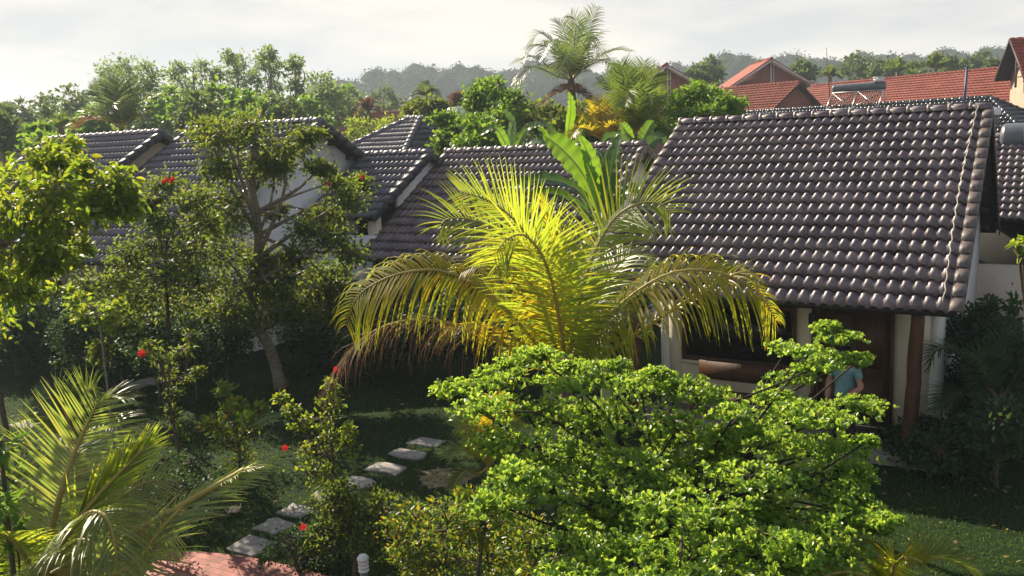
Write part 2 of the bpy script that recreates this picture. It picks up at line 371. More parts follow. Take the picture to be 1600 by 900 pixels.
def front_wall(root, g0, g1, t_, v, top, openings, mat='plaster', name='front_wall'):
    """wall slab facing -v with rectangular openings [(u0,u1,z0,z1)], kept clear by butting pieces"""
    w = MB(); us = sorted({g0, g1} | {o[0] for o in openings} | {o[1] for o in openings})
    for a, b in zip(us[:-1], us[1:]):
        ops = sorted([o for o in openings if o[0] <= a + 1e-6 and o[1] >= b - 1e-6], key=lambda o: o[2]); z = 0
        for o in ops:
            if o[2] > z: w.ubox(a, b, v, v + t_, z, o[2])
            z = o[3]
        if z < top: w.ubox(a, b, v, v + t_, z, top)
    return w.build(name, M[mat], root)

def add_window(root, u0, u1, z0, z1, v, fr=.07, mull=1, name='window', wood='wood_dark'):
    f = MB()
    f.ubox(u0, u1, v - .03, v + .09, z0, z0 + fr); f.ubox(u0, u1, v - .03, v + .09, z1 - fr, z1)
    f.ubox(u0, u0 + fr, v - .03, v + .09, z0 + fr, z1 - fr); f.ubox(u1 - fr, u1, v - .03, v + .09, z0 + fr, z1 - fr)
    for i in range(1, mull + 1):
        c = u0 + (u1 - u0) * i / (mull + 1); f.ubox(c - fr * .4, c + fr * .4, v - .02, v + .07, z0 + fr, z1 - fr)
    o = f.build(name, M[wood], root)
    p = MB(); p.ubox(u0 + fr, u1 - fr, v + .03, v + .045, z0 + fr, z1 - fr); p.build('pane', M['glass'], o)
    return o

# ---- the five bungalows in the row
T = {}
# nearest bungalow (right)
WV = 14.15
wl_ = to_uv(atv(1033, 530, WV))[0]
root, roof, (g0, g1, t_, wb, zr_) = bungalow('nearest bungalow, right, with big brown tiled roof, timber door and log post', -6.62, -1.0, 17.55, 5.05, 12.80, 2.36, 22.3, 2.36, 14.15, over=.28, over_l=wl_ + 6.62)
T['main'] = root
WV = 14.15
def wuz(x, y, v=WV): p = atv(x, y, v); return to_uv(p)
wl_ = wuz(1033, 530)[0]; wr_ = wuz(1470, 520)[0]
win = (wuz(1066, 520)[0], wuz(1244, 520)[0], wuz(1066, 560)[2], 2.02)
dr = (wuz(1277, 560)[0], wuz(1391, 560)[0], .15, 2.12)
print('main walls', wl_, wr_, win, dr, g0, g1)
front_wall(root, wl_ + t_ + .002, g1 - t_ - .002, t_, WV + .003, zr_(WV) - .02, [win, dr])
# veranda side set back on the left
add_window(root, *win, WV, mull=0)
d = MB(); d.ubox(dr[0], dr[1], WV + .03, WV + .09, dr[2], dr[3])
do = d.build('door', M['wood_dark'], root)
d = MB(); ww = (dr[1] - dr[0])
for k in range(2):
    for (a, b) in ((.25, .95), (1.1, 1.95)):
        x0 = dr[0] + ww * (.08 + .46 * k); d.ubox(x0, x0 + ww * .38, WV + .012, WV + .03, a, b)
d.build('door_panel', M['wood_dark'], do)
d = MB()
for (a, b) in ((dr[0] - .09, dr[0]), (dr[1], dr[1] + .05)): d.ubox(a, b, WV - .03, WV + .1, 0.1, dr[3] + .07)
d.ubox(dr[0], dr[1], WV - .03, WV + .1, dr[3], dr[3] + .07); d.build('door_frame', M['wood_dark'], root)
d = MB(); d.tube([uvw(dr[0] + .12, WV - .02, 1.0), uvw(dr[0] + .12, WV - .02, 1.14)], .012); d.build('door_handle', M['steel'], do)
d = MB(); d.ubox(win[0] - .02, win[1] + .02, WV - .07, WV - .001, win[2] - .05, win[2] - .003); d.build('window_sill', M['plaster'], root)
d = MB(); d.ubox(g0 - .1, g1 + .1, 12.95, WV + .1, 0, .14); d.build('veranda_floor', M['stone'], root)
# posts
def logpost(base, top, r, name='post', par=root):
    p = MB(); n = 9; pts = [base + (top - base) * i / (n - 1) + RNG.normal(0, .004, 3) * [1, 1, 0] for i in range(n)]
    p.tube(pts, [r * (1.12 - .2 * i / (n - 1)) * (1 + RNG.normal(0, .015)) for i in range(n)], 12)
    p.build(name, M['wood_post'], par, smooth=True)
pt = atv(1434, 495, 13.25); pb = atv(1424, 640, 13.25); dirn = (pb - pt) / (pt[2] - pb[2]); 
logpost(pt + dirn * (pt[2] - .14), pt - dirn * .12, .098)
pt = atv(993, 500, 13.25); pb = atv(992, 600, 13.25); logpost(np.array([pb[0], pb[1], .14]), np.array([pt[0], pt[1], 2.42]), .1)
d = MB(); d.bar(uvw(g0, 13.25, 2.46), uvw(g1, 13.25, 2.46), .1, .12); d.build('eave_beam', M['wood_dark'], root)
lp = atv(1271, 496, 13.5); 
d = MB(); d.box(lp + [0, 0, -.03], UD * .06, VD * .06, ZD * .09); d.bar(lp + [0, 0, .05], lp + [0, 0, .2], .02); d.build('eave_lamp', M['dark'], root)
# H4 - middle bungalow
root4, roof4, (g0, g1, t_, wb, zr_) = bungalow('middle bungalow whose sunlit purplish roof spreads behind the yellow palm', -14.12, -8.32, 19.50, 4.60, 15.62, 2.24, 23.4, 2.24, 16.7, over=.28)
T['h4'] = root4
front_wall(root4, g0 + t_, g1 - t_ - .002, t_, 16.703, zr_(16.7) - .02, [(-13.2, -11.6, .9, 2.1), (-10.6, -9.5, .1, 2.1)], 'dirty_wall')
add_window(root4, -13.2, -11.6, .9, 2.1, 16.7)
d = MB(); d.ubox(-10.6, -9.5, 16.74, 16.8, .1, 2.1); d.build('door', M['wood_dark'], root4)
for uu in (-13.9, -8.6): logpost(uvw(uu, 15.95, 0), uvw(uu, 15.95, 2.3), .09, par=root4)
# H3 - small bungalow with short front slope
root3, roof3, (g0, g1, t_, wb, zr_) = bungalow('small dark bungalow squeezed between the white gable and the middle roof', -16.2, -14.0, 18.5, 4.62, 16.02, 3.18, 21.0, 3.18, 17.3, over=.16, tile='tile_slate', bargem='barge_slate', name='tiled_bungalow')
fw = MB(); fw.ubox(g0 + t_, g1 - t_ - .003, 17.6, 17.7, 0, 3.5); fw.build('recessed_wall', M['dark'], root3)  # shade under the eave is given as a near-black wall colour
fw = MB(); fw.ubox(g0 - .1, g1 + .1, 16.15, 16.3, 0, 2.72); fw.build('veranda_wall', M['white_wall'], root3)
fw = MB(); fw.ubox(g1 - .25, g1 + .05, 16.32, 16.5, 0, 3.3); fw.build('pier', M['plaster'], root3)
# H2
root2, roof2, (g0, g1, t_, wb, zr_) = bungalow('bungalow with a tall white gable rising behind the pink flowered tree', -21.4, -16.22, 16.85, 5.57, 11.80, 2.52, 20.6, 3.3, 13.0, over=.42, tile='tile_slate', bargem='barge_slate')
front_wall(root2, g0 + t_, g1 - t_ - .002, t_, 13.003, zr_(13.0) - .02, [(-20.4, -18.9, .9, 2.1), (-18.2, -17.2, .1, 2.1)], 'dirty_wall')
add_window(root2, -20.4, -18.9, .9, 2.1, 13.0)
d = MB(); d.ubox(-18.2, -17.2, 13.04, 13.1, .1, 2.1); d.build('door', M['wood_dark'], root2)
for uu in (-21.0, -16.7): logpost(uvw(uu, 12.1, 0), uvw(uu, 12.1, 2.55), .09, par=root2)
# H1
root1, roof1, (g0, g1, t_, wb, zr_) = bungalow('far left bungalow with knobbly ridge and cream gable above the treetops', -27.3, -21.72, 16.1, 5.52, 11.3, 2.7, 20.2, 3.2, 12.6, over=.42, tile='tile_slate', bargem='barge_slate', wallm='plaster')
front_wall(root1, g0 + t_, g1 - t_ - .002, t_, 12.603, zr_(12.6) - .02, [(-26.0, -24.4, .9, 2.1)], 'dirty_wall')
add_window(root1, -26.0, -24.4, .9, 2.1, 12.6)
# ------------------------------------------------------------------ houses beyond
def proj(p):
    d = np.asarray(p) - CAM; z = d @ _f; return 800 + F * (d @ CR) / z, 450 - F * (d @ CU) / z
def run_to_y(P0, dv, ytar, tan=.6):
    r = .5
    while r < 14:
        if proj(P0 + VD * dv * r - ZD * r * tan)[1] > ytar: break
        r += .05
    return r
def far_gable(label, apex, Y, yf, yb, ulen, tile='tile_red', wallm='red_wall', name='gabled_house', zwall=0.0, tan=.6, ns=3, trim=True, roll=.3):
    Ap = at(*apex, Y); u1, vr, zr = to_uv(Ap); u0 = u1 - ulen
    rf_, rb_ = run_to_y(Ap, -1, yf, tan), run_to_y(Ap, 1, yb, tan)
    root = thing(name, uvw((u0 + u1) / 2, vr, 0), label, 'house')
    A, B, Cc, D = uvw(u0, vr - rf_, zr - rf_ * tan), uvw(u1, vr - rf_, zr - rf_ * tan), uvw(u0, vr, zr), uvw(u1, vr, zr)
    A2, B2 = uvw(u0, vr + rb_, zr - rb_ * tan), uvw(u1, vr + rb_, zr - rb_ * tan)
    mb = MB(); slope(mb, A, B, Cc, D, roll=roll, course=.33, ns=ns); slope(mb, B2, A2, D, Cc, roll=roll, ns=ns)
    rf = mb.build('roof', M[tile], root)
    mb = MB(); slab(mb, A, B, Cc, D, .12); slab(mb, A2, B2, Cc, D, .12); mb.build('roof_boarding', M['pale_trim' if trim else 'fascia'], rf)
    mb = MB(); ridge_caps(mb, Cc + ZD * .05, D + ZD * .05, r=.1); mb.build('ridge_tiles', M[tile], rf)
    g1 = u1 - .35; P = lambda v, z: uvw(g1 - .15, v, z)
    a, b = rf_ - .3, rb_ - .3
    mb = MB(); mb.prism([P(vr - a, zwall), P(vr + b, zwall), P(vr + b, zr - b * tan - .16), P(vr, zr - .16), P(vr - a, zr - a * tan - .16)], UD * .15); mb.build('gable_wall', M[wallm], root)
    mb = MB(); mb.ubox(u0 + .3, g1 - .152, vr - a, vr - a + .15, zwall, zr - a * tan - .2); mb.ubox(u0 + .3, g1 - .152, vr + b - .15, vr + b, zwall, zr - b * tan - .2); mb.build('side_wall', M[wallm], root)
    return root, rf, (u0, u1, vr, zr, rf_, rb_)
def front_gable(label, apex, Y, rl, rr_, az, depth=7.0, tan=.62, post=True):
    """gable turned to the viewer; rl / rr_ are the runs of the left and right slopes in metres"""
    Pa = at(*apex, Y); rd_ = np.array([math.sin(az), math.cos(az), 0]); cd_ = np.array([math.cos(az), -math.sin(az), 0])
    root = thing('gabled_house', [Pa[0], Pa[1], 0], label, 'house')
    L0, R0 = Pa - cd_ * rl - ZD * rl * tan, Pa + cd_ * rr_ - ZD * rr_ * tan; e = rd_ * depth
    mb = MB(); slope(mb, L0 + e, L0, Pa + e, Pa, roll=.3, ns=3); slope(mb, R0, R0 + e, Pa, Pa + e, roll=.3, ns=3); rf = mb.build('roof', M['tile_red'], root)
    mb = MB(); slab(mb, L0 + e, L0, Pa + e, Pa, .16); slab(mb, R0, R0 + e, Pa, Pa + e, .16); mb.build('roof_boarding', M['pale_trim'], rf)
    mb = MB(); ridge_caps(mb, Pa + ZD * .05, Pa + e + ZD * .05, r=.1); mb.build('ridge_tiles', M['tile_red'], rf)
    q = rd_ * .7; a, b = rl - .45, rr_ - .45
    def g_(c, k): p = Pa + cd_ * c + q - ZD * k; return p
    la, ra = g_(-a, a * tan + .26), g_(b, b * tan + .26)
    mb = MB(); mb.prism([np.array([la[0], la[1], 0]), la, g_(0, .26), ra, np.array([ra[0], ra[1], 0])], rd_ * .2); mb.build('gable_wall', M['red_wall'], root)
    mb = MB()
    for c_ in (-a + .1, b - .1):
        p0 = Pa + cd_ * c_ + rd_ * .92; p1 = p0 + rd_ * (depth - 1.6); mb.bar(np.array([p0[0], p0[1], 1.8]), np.array([p1[0], p1[1], 1.8]), .2, 3.6)
    mb.build('side_wall', M['red_wall'], root)
    if post:
        mb = MB(); mb.bar(g_(.1, .3) - rd_ * .1, g_(.1, 3.4) - rd_ * .1, .12); mb.bar(g_(.32, .45) - rd_ * .1, g_(.32, 3.4) - rd_ * .1, .06); mb.build('gable_post', M['pale_trim'], root)
    return root
front_gable('red roofed house whose wide brick gable faces the viewer', (1206, 92), 72, 3.6, 3.5, R(2))
front_gable('small red brick gable peeping above the round green bush', (1042, 101), 66, 1.5, 2.0, R(4))
Pc = at(1577, 60, 44); rd = nrm(np.array([.95, -.31, 0])); cd = np.array([-.31, -.95, 0])
rC = thing('gabled_house', [Pc[0], Pc[1], 0], 'tall beige gable with red roof cropped by the right edge', 'house')
Fa, Fb, tz = Pc + cd * 3.4 - ZD * 2.1, Pc - cd * 3.0 - ZD * 1.85, 6.0
mb = MB(); slope(mb, Fa, Fa + rd * tz, Pc, Pc + rd * tz, roll=.3, ns=3); slope(mb, Fb + rd * tz, Fb, Pc + rd * tz, Pc, roll=.3, ns=3); rf = mb.build('roof', M['tile_red'], rC)
mb = MB(); slab(mb, Fa, Fa + rd * tz, Pc, Pc + rd * tz, .1); slab(mb, Fb, Fb + rd * tz, Pc, Pc + rd * tz, .1); mb.build('roof_boarding', M['fascia'], rf)
q = rd * .7; gz = lambda P, k: P + q - ZD * k
mb = MB(); a, b = Pc + cd * 3.0 - ZD * 2.02 + q, Pc - cd * 2.6 - ZD * 1.78 + q
mb.prism([np.array([a[0], a[1], 0]), a, Pc + q - ZD * .16, b, np.array([b[0], b[1], 0])], rd * .2); mb.build('gable_wall', M['brown_wall'], rC)
mb = MB()
for k in (.8, 1.3, 1.8): mb.bar(Pc + q * .6 - cd * .1 * k - ZD * (k + .1), Pc + q * .6 + cd * k * 1.4 - ZD * (k + .1), .06)
mb.bar(Pc + q * .55 - ZD * .2, Pc + q * .55 - ZD * 2.4, .08); mb.build('gable_lattice', M['bark_dark'] if 'bark_dark' in M else M['rust'], rC)
def mono_roof(label, p0, p1, Y0, Y1, drop, run, tile='tile_red', name='long_red_roofed_house', wallm='red_wall', roll=.3, ns=3, hipr=0, hipl=0, course=.33, back=True):
    a, b = at(*p0, Y0), at(*p1, Y1); z = (a[2] + b[2]) / 2; a[2] = b[2] = z
    t = nrm(b - a); nf = np.array([t[1], -t[0], 0.0]);  nf = nf if nf[1] < 0 else -nf
    root = thing(name, [(a[0] + b[0]) / 2, (a[1] + b[1]) / 2, 0], label, 'house')
    A, B = a + nf * run - ZD * drop - t * hipl, b + nf * run - ZD * drop + t * hipr
    A2, B2 = a - nf * run - ZD * drop - t * hipl, b - nf * run - ZD * drop + t * hipr
    mb = MB(); slope(mb, A, B, a, b, roll=roll, ns=ns, course=course); slope(mb, B2, A2, b, a, roll=roll * 2, ns=3, course=.6)
    if hipr: slope(mb, B, B2, b, b + (B2 - B) * .001, roll=roll, ns=ns, course=course)
    if hipl: slope(mb, A2, A, a, a + (A - A2) * .001, roll=roll, ns=ns, course=course)
    rf = mb.build('roof', M[tile], root)
    mb = MB(); slab(mb, A, B, a, b); slab(mb, A2, B2, a, b)
    if hipr: slab(mb, B, B2, b, b + (B2 - B) * .001)
    if hipl: slab(mb, A2, A, a, a + (A - A2) * .001)
    mb.build('roof_boarding', M['fascia'], rf)
    mb = MB(); ridge_caps(mb, a + ZD * .05, b + ZD * .05, r=.1)
    if hipr: ridge_caps(mb, B + ZD * .05, b + ZD * .05, r=.1); ridge_caps(mb, B2 + ZD * .05, b + ZD * .05, r=.1)
    if hipl: ridge_caps(mb, A + ZD * .05, a + ZD * .05, r=.1); ridge_caps(mb, A2 + ZD * .05, a + ZD * .05, r=.1)
    mb.build('ridge_tiles', M[tile], rf)
    mb = MB(); th = .2; top = z - drop - .1
    if not hipr:
        e_ = -t * .35; pg = MB(); pg.prism([B - nf * .3 - ZD * .12 + e_, B2 + nf * .3 - ZD * .12 + e_, b - ZD * .1 + e_], -t * .15); pg.build('gable_wall', M[wallm], root)
    c = [A - nf * .4 + t * .3, B - nf * .4 - t * .3, B2 + nf * .4 - t * .3, A2 + nf * .4 + t * .3]
    c = [np.array([q[0], q[1], 0]) for q in c]
    mb.prism(c, ZD * top); mb.build('wall', M[wallm], root)
    return root, rf, (a, b, A, B, t, nf)
rD = mono_roof('long red tiled roof stretching across to the right edge of the photo', (1268, 131), (1640, 106), 68, 52, 3.6, 6.2)
rE = mono_roof('low red roof in front of the gabled red house', (1100, 141), (1250, 131), 62, 56, 2.4, 4.2)
rF = mono_roof('faded pinkish roof far behind, left of the dark pyramid roof', (500, 181), (650, 175), 82, 80, 2.4, 4.5)
rG = mono_roof('house with glossy black hipped roof behind the nearest bungalow', (1150, 181), (1548, 150), 50, 40, 2.6, 4.6, tile='tile_glazed', wallm='plaster', roll=.2, ns=5, hipr=4.0, hipl=3.0)
rH = mono_roof('house with a slate grey pyramid roof behind the small dark bungalow', (640, 187), (657, 187), 31, 30.6, 2.0, 4.0, tile='tile_slate', wallm='plaster', roll=.2, ns=5, hipr=3.0, hipl=3.0)
# H6: dark bungalow cropped by the right edge
e = atz(1535, 343, 2.62); ue, ve, ze = to_uv(e)
u6 = ue + .2
root6, roof6, (g0, g1, t_, wb, zr_) = bungalow('shaded bungalow at the right edge with the big grey water tank on its roof', u6 - 1.2, u6 + 5.0, ve + 3.6, 4.35, ve, 2.62, ve + 7, 2.62, ve + 1.5, over=.3)
fw = MB(); fw.ubox(g0 + t_, g1 - t_, ve + 1.5, ve + 1.65, 0, 2.9); fw.build('recessed_wall', M['dark'], root6)  # the dark below this eave is painted into the wall
fw = MB(); fw.ubox(g0 - 1.2, g1 + .1, ve - .9, ve - .75, 0, 1.72); fw.build('veranda_wall', M['plaster'], root6)
# water tanks and solar heaters -------------------------------------------------
def dome_cyl(mb, a, b, r, k=24):
    a, b = np.asarray(a, float), np.asarray(b, float); t = nrm(b - a)
    pts = [a - t * r * .28, a - t * r * .2, a, a + t * .02, (a + b) / 2, b - t * .02, b, b + t * r * .2, b + t * r * .28]
    mb.tube(pts, [r * .35, r * .8, r * .98, r, r, r, r * .98, r * .8, r * .35], k)
c0 = at(1552, 216, 22.5); ax = UD
tk = thing('water_tank', c0 - ZD * .35, 'big grey horizontal water tank on the shaded bungalow roof, right edge', 'water tank')
mb = MB(); dome_cyl(mb, c0 + ax * .25, c0 + ax * 2.6, .36); sh = mb.build('tank_shell', M['tank_grey'], tk, smooth=True)
mb = MB()
for s in (.7, 1.9): mb.tube([c0 + ax * s + (VD * math.cos(q) + ZD * math.sin(q)) * .368 for q in np.linspace(0, 2 * math.pi, 25)], .012, 5)
mb.build('strap', M['steel'], sh)
mb = MB()
for s in (.5, 2.2):
    for vv in (-.3, .3): mb.bar(c0 + ax * s + VD * vv * .7 - ZD * .2, c0 + ax * s + VD * vv * 1.2 - ZD * 1.1, .05)
    mb.bar(c0 + ax * s - VD * .38 - ZD * .36, c0 + ax * s + VD * .38 - ZD * .36, .05)
mb.build('stand', M['steel'], tk)
c1 = at(1556, 178, 24)
tk = thing('roof_vent', c1 - ZD * .3, 'small white pot standing at the end of the big roof ridge', 'roof vent')
mb = MB(); mb.tube([c1 - ZD * .3, c1 - ZD * .02], .07, 12); mb.build('pipe', M['tank_grey'], tk)
mb = MB(); mb.tube([c1 - ZD * .03, c1, c1 + ZD * .15, c1 + ZD * .17], [.1, .13, .13, .10], 16); mb.build('cap', M['tank_white'], tk, smooth=False)
# solar heater with cross braced frame
s0, s1 = at(1303, 139, 44), at(1383, 133, 42.6); s1[2] = s0[2]
tt = nrm(s1 - s0); fr_ = np.array([tt[1], -tt[0], 0]); fr_ = fr_ if fr_[1] < 0 else -fr_
rt = thing('solar_water_heater', (s0 + s1) / 2 - ZD * 1.1, 'solar water heater with long grey tank over a cross braced frame on the black roof', 'solar water heater')
mb = MB(); dome_cyl(mb, s0, s1, .2, 18); mb.build('tank_shell', M['tank_grey'], rt, smooth=True)
mb = MB()
Lh = np.linalg.norm(s1 - s0)
for i in range(22):
    p = s0 + tt * (Lh * (.04 + .92 * i / 21)); mb.tube([p - ZD * .15 + fr_ * .1, p - ZD * .92 + fr_ * 1.25], .026, 6)
mb.build('collector_tubes', M['rust'], rt)
mb = MB()
bot0, bot1 = s0 - ZD * 1.02 + fr_ * 1.3, s1 - ZD * 1.02 + fr_ * 1.3
tp0, tp1 = s0 - ZD * .2 + fr_ * .25, s1 - ZD * .2 + fr_ * .25
md0, md1 = (bot0 + bot1) / 2, (tp0 + tp1) / 2
for a, b in ((bot0, bot1), (tp0, tp1), (bot0, tp0), (bot1, tp1), (md0, md1), (bot0, md1), (md0, tp0), (md0, tp1), (bot1, md1)): mb.bar(a + fr_ * .06, b + fr_ * .06, .035)
for s in (s0, s1): mb.bar(s - ZD * .1, s - ZD * 1.2 - fr_ * .1, .04)
mb.build('frame', M['steel'], rt)
bx = at(1373, 123, 42.7); mb = MB(); mb.box(bx - ZD * .05, tt * .2, fr_ * .15, ZD * .1); mb.box(bx + ZD * .07, tt * .23, fr_ * .18, ZD * .02); mb.bar(bx - ZD * .15, bx - ZD * .3, .04); mb.build('header_tank', M['tank_white'], rt)
wt = at(712, 176, 36)
rt = thing('water_tank', wt - ZD * .5, 'white ribbed water tank lying among bushes, right of the pyramid roof', 'water tank')
mb = MB(); dome_cyl(mb, wt - tt * .28, wt + tt * .22, .24, 20); sh = mb.build('tank_shell', M['tank_white'], rt, smooth=True)
mb = MB()
for s in (-.1, .02, .13): mb.tube([wt + tt * s + (fr_ * math.cos(q) + ZD * math.sin(q)) * .245 for q in np.linspace(0, 2 * math.pi, 21)], .012, 5)
mb.build('strap', M['dark'], sh)
mb = MB(); mb.bar(wt - tt * .2 - ZD * .2, wt - tt * .2 - ZD * 2.5, .06); mb.bar(wt + tt * .2 - ZD * .2, wt + tt * .2 - ZD * 2.5, .06); mb.bar(wt - tt * .3 - ZD * .24, wt + tt * .3 - ZD * .24, .05); mb.build('stand', M['rust'], rt)
# pole, mast, cable
a, b = at(1511, 106, 37), at(1505, 175, 37)
o = thing('pole', b - ZD * .4, 'blue painted pole standing behind the big roof ridge', 'pole')
mb = MB(); mb.tube([b - ZD * .4, a], .05, 10); mb.build('shaft', M['blue_pole'], o, smooth=True)
mb = MB(); mb.tube([a, a + ZD * .05], [.058, .05], 10); mb.build('pole_cap', M['blue_pole'], o)
a, b = at(1291, 74, 45), at(1298, 170, 45)
mb = MB(); mb.tube([b, (a + b) / 2, a], [.03, .022, .012], 6); tag(mb.build('antenna_mast', M['rust'], origin=b), 'thin bare mast rising left of the solar water heater', 'mast')
mb = MB()
cp = []
for i in range(60):
    f_ = i / 59; v = 17.5 - 4.6 * f_; z = 5.05 + (2.36 - 5.05) * (17.55 - v) / 4.75
    cp.append(uvw(-1.16 + .012 * math.sin(i * 1.9) - .05 * math.sin(f_ * 3.14), v, z + .12 + .008 * math.cos(i * 1.9)))
cp.append(cp[-1] - ZD * .1 - VD * .03)
mb.tube(cp, .009, 5); tag(mb.build('cable', M['cable'], origin=cp[-1]), 'pale twisted cable running down the right edge of the big roof', 'cable')
# stepping stones -----------------------------------------------------------
def stone(px, w, d, label, group='stepping stones across the lawn', rot=None):
    c = atz(*px, 0); n = 11; mb = MB()
    rot = (R(-32) + RNG.normal(0, .05)) if rot is None else rot
    ca, sa = math.cos(rot), math.sin(rot); P = []
    for cx, cy in ((-1, -1), (-.2, -1.05), (.6, -.98), (1, -.9), (1.05, 0), (.98, .9), (.3, 1.02), (-.5, .96), (-1.02, .95), (-.97, .1)):
        x, y = cx * w * .46 + RNG.normal(0, .022), cy * d * .46 + RNG.normal(0, .022); P.append(np.array([c[0] + x * ca - y * sa, c[1] + x * sa + y * ca, 0]))
    ctr = np.mean(P, 0); k = len(P)
    V = [p for p in P] + [p + ZD * .018 for p in P] + [ctr + (p - ctr) * .96 + ZD * .026 for p in P] + [ctr + ZD * .026]
    Fc = [(i, (i + 1) % k, k + (i + 1) % k, k + i) for i in range(k)] + [(k + i, k + (i + 1) % k, 2 * k + (i + 1) % k, 2 * k + i) for i in range(k)] + [(2 * k + i, 2 * k + (i + 1) % k, 3 * k) for i in range(k)]
    mb.add(V, Fc); tag(mb.build('stepping_stone', M['stone'], origin=[ctr[0], ctr[1], 0]), label, 'stepping stone', group)
for px, w, d, lb in (((393, 854), .56, .44, 'rough grey stepping stone nearest the red brick patio'), ((427, 824), .50, .40, 'rounded grey stepping stone, second from the red brick patio'),
    ((464, 799), .46, .38, 'grey stepping stone, third from the red brick patio'), ((513, 775), .5, .36, 'stepping stone half hidden by the round flowering shrub'),
    ((560, 755), .58, .36, 'stepping stone directly above the round flowering shrub'), ((603, 733), .62, .36, 'stepping stone beside the sunlit patch of grass'),
    ((637, 711), .62, .36, 'stepping stone, second from the far end of the row'), ((667, 692), .62, .36, 'farthest stepping stone, beside the small feathery palm'),
    ((205, 603), .75, .4, 'dim stepping stone on the shaded lawn behind the flower spray'), ((238, 596), .7, .4, 'dim stepping stone nearest the forked tree on the shaded lawn'),
    ((45, 664), .7, .45, 'dim stepping stone on the lawn at the far left'), ((1222, 882), .6, .5, 'pale stone half hidden under the bright green shrub')):
    stone(px, w, d, lb)
# dry grass ring round the small palm, colour lightened to stand in for sunlight
c = atz(700, 744, 0); mb = MB(); k = 40
V = [(c[0] + .42 * math.cos(q) * (1 + .10 * math.sin(5 * q) + RNG.normal(0, .13)), c[1] + .42 * math.sin(q) * (.9 + .1 * math.cos(3 * q) + RNG.normal(0, .13)), .004) for q in np.linspace(0, 2 * math.pi, k, endpoint=False)] + [(c[0], c[1], .012)]
mb.add(V, [(i, (i + 1) % k, k) for i in range(k)]); M['dry'] = mnoise('sun_lightened_dry_mulch', [(.3, (.07, .06, .03)), (.5, (.22, .17, .10)), (.75, (.42, .33, .20))], 9, .95, .6, 60)
tag(mb.build('sun_tinted_soil_ring', M['dry']), None, kind='structure')
# ------------------------------------------------------------------ foliage helpers
def _tmpl(kind):
    if kind == 'kite':
        V = np.array([(0, 0, 0), (.5, .45, .12), (0, 1, 0), (-.5, .45, .12)]); Fc = np.array([(0, 1, 2), (0, 2, 3)])
    elif kind == 'obovate':
        V = np.array([(0, 0, 0), (.22, .3, .03), (.5, .68, .10), (.26, .95, .04), (0, 1, -.02), (-.26, .95, .04), (-.5, .68, .10), (-.22, .3, .03), (0, .6, 0)])
        Fc = np.array([(8, i, (i + 1) % 8) for i in range(8)])
    else:   # ovate, drooping tip
        V = np.array([(0, 0, 0), (.34, .18, .06), (.5, .42, .10), (.3, .75, .02), (0, 1, -.16), (-.3, .75, .02), (-.5, .42, .10), (-.34, .18, .06), (0, .45, 0)])
        Fc = np.array([(8, i, (i + 1) % 8) for i in range(8)])
    return V.astype(float), Fc
TM = {k: _tmpl(k) for k in ('kite', 'obovate', 'ovate')}
def leaves(mb, pos, dirv, nor, ln, wd, kind='kite'):
    V, Fc = TM[kind]; n = len(pos)
    if n == 0: return
    d = nrm(dirv); s = nrm(np.cross(d, nor)); q = np.cross(s, d)
    ln = np.broadcast_to(ln, (n,)); wd = np.broadcast_to(wd, (n,))
    P = pos[:, None, :] + (V[None, :, 0:1] * wd[:, None, None]) * s[:, None, :] + (V[None, :, 1:2] * ln[:, None, None]) * d[:, None, :] + (V[None, :, 2:3] * wd[:, None, None] * 1.3) * q[:, None, :]
    T_ = Fc[None] + (np.arange(n) * len(V))[:, None, None]
    mb.tris(P.reshape(-1, 3), T_.reshape(-1, 3))
def rdir(n, up=0.0):
    d = RNG.normal(0, 1, (n, 3)); d[:, 2] += up; return nrm(d)
def spline(pts, n):
    pts = [np.asarray(p, float) for p in pts]
    if len(pts) == 2: return np.array([pts[0] + (pts[1] - pts[0]) * t for t in np.linspace(0, 1, n)])
    P = [2 * pts[0] - pts[1]] + pts + [2 * pts[-1] - pts[-2]]; m_ = len(pts) - 1; out = []
    for t in np.linspace(0, m_ - 1e-6, n):
        i = int(t); f = t - i; a, b, c, d = P[i], P[i + 1], P[i + 2], P[i + 3]
        out.append(.5 * (2 * b + (c - a) * f + (2 * a - 5 * b + 4 * c - d) * f * f + (3 * b - a - 3 * c + d) * f ** 3))
    return np.array(out)
def limb(mb, a, b, r0, r1, bend=.12, k=6, n=6, sag=0.0):
    a, b = np.asarray(a, float), np.asarray(b, float); L_ = np.linalg.norm(b - a)
    m1 = a + (b - a) * .5 + RNG.normal(0, bend * L_, 3) * .6 + ZD * sag * L_
    pts = spline([a, m1, b], n); mb.tube(pts, list(np.linspace(r0, r1, n)), k); return pts
def pxm(Y): return Y / F * 1.03
def lumps_px(L_):
    """[(x, y, Y, rx, ry)] -> centre, radii in metres"""
    return [(at(x, y, Y), np.array([rx, (rx + ry) / 2 * dz, ry]) * pxm(Y)) for (x, y, Y, rx, ry, dz) in [(*l, 1.0)[:6] if len(l) == 5 else l for l in L_]]
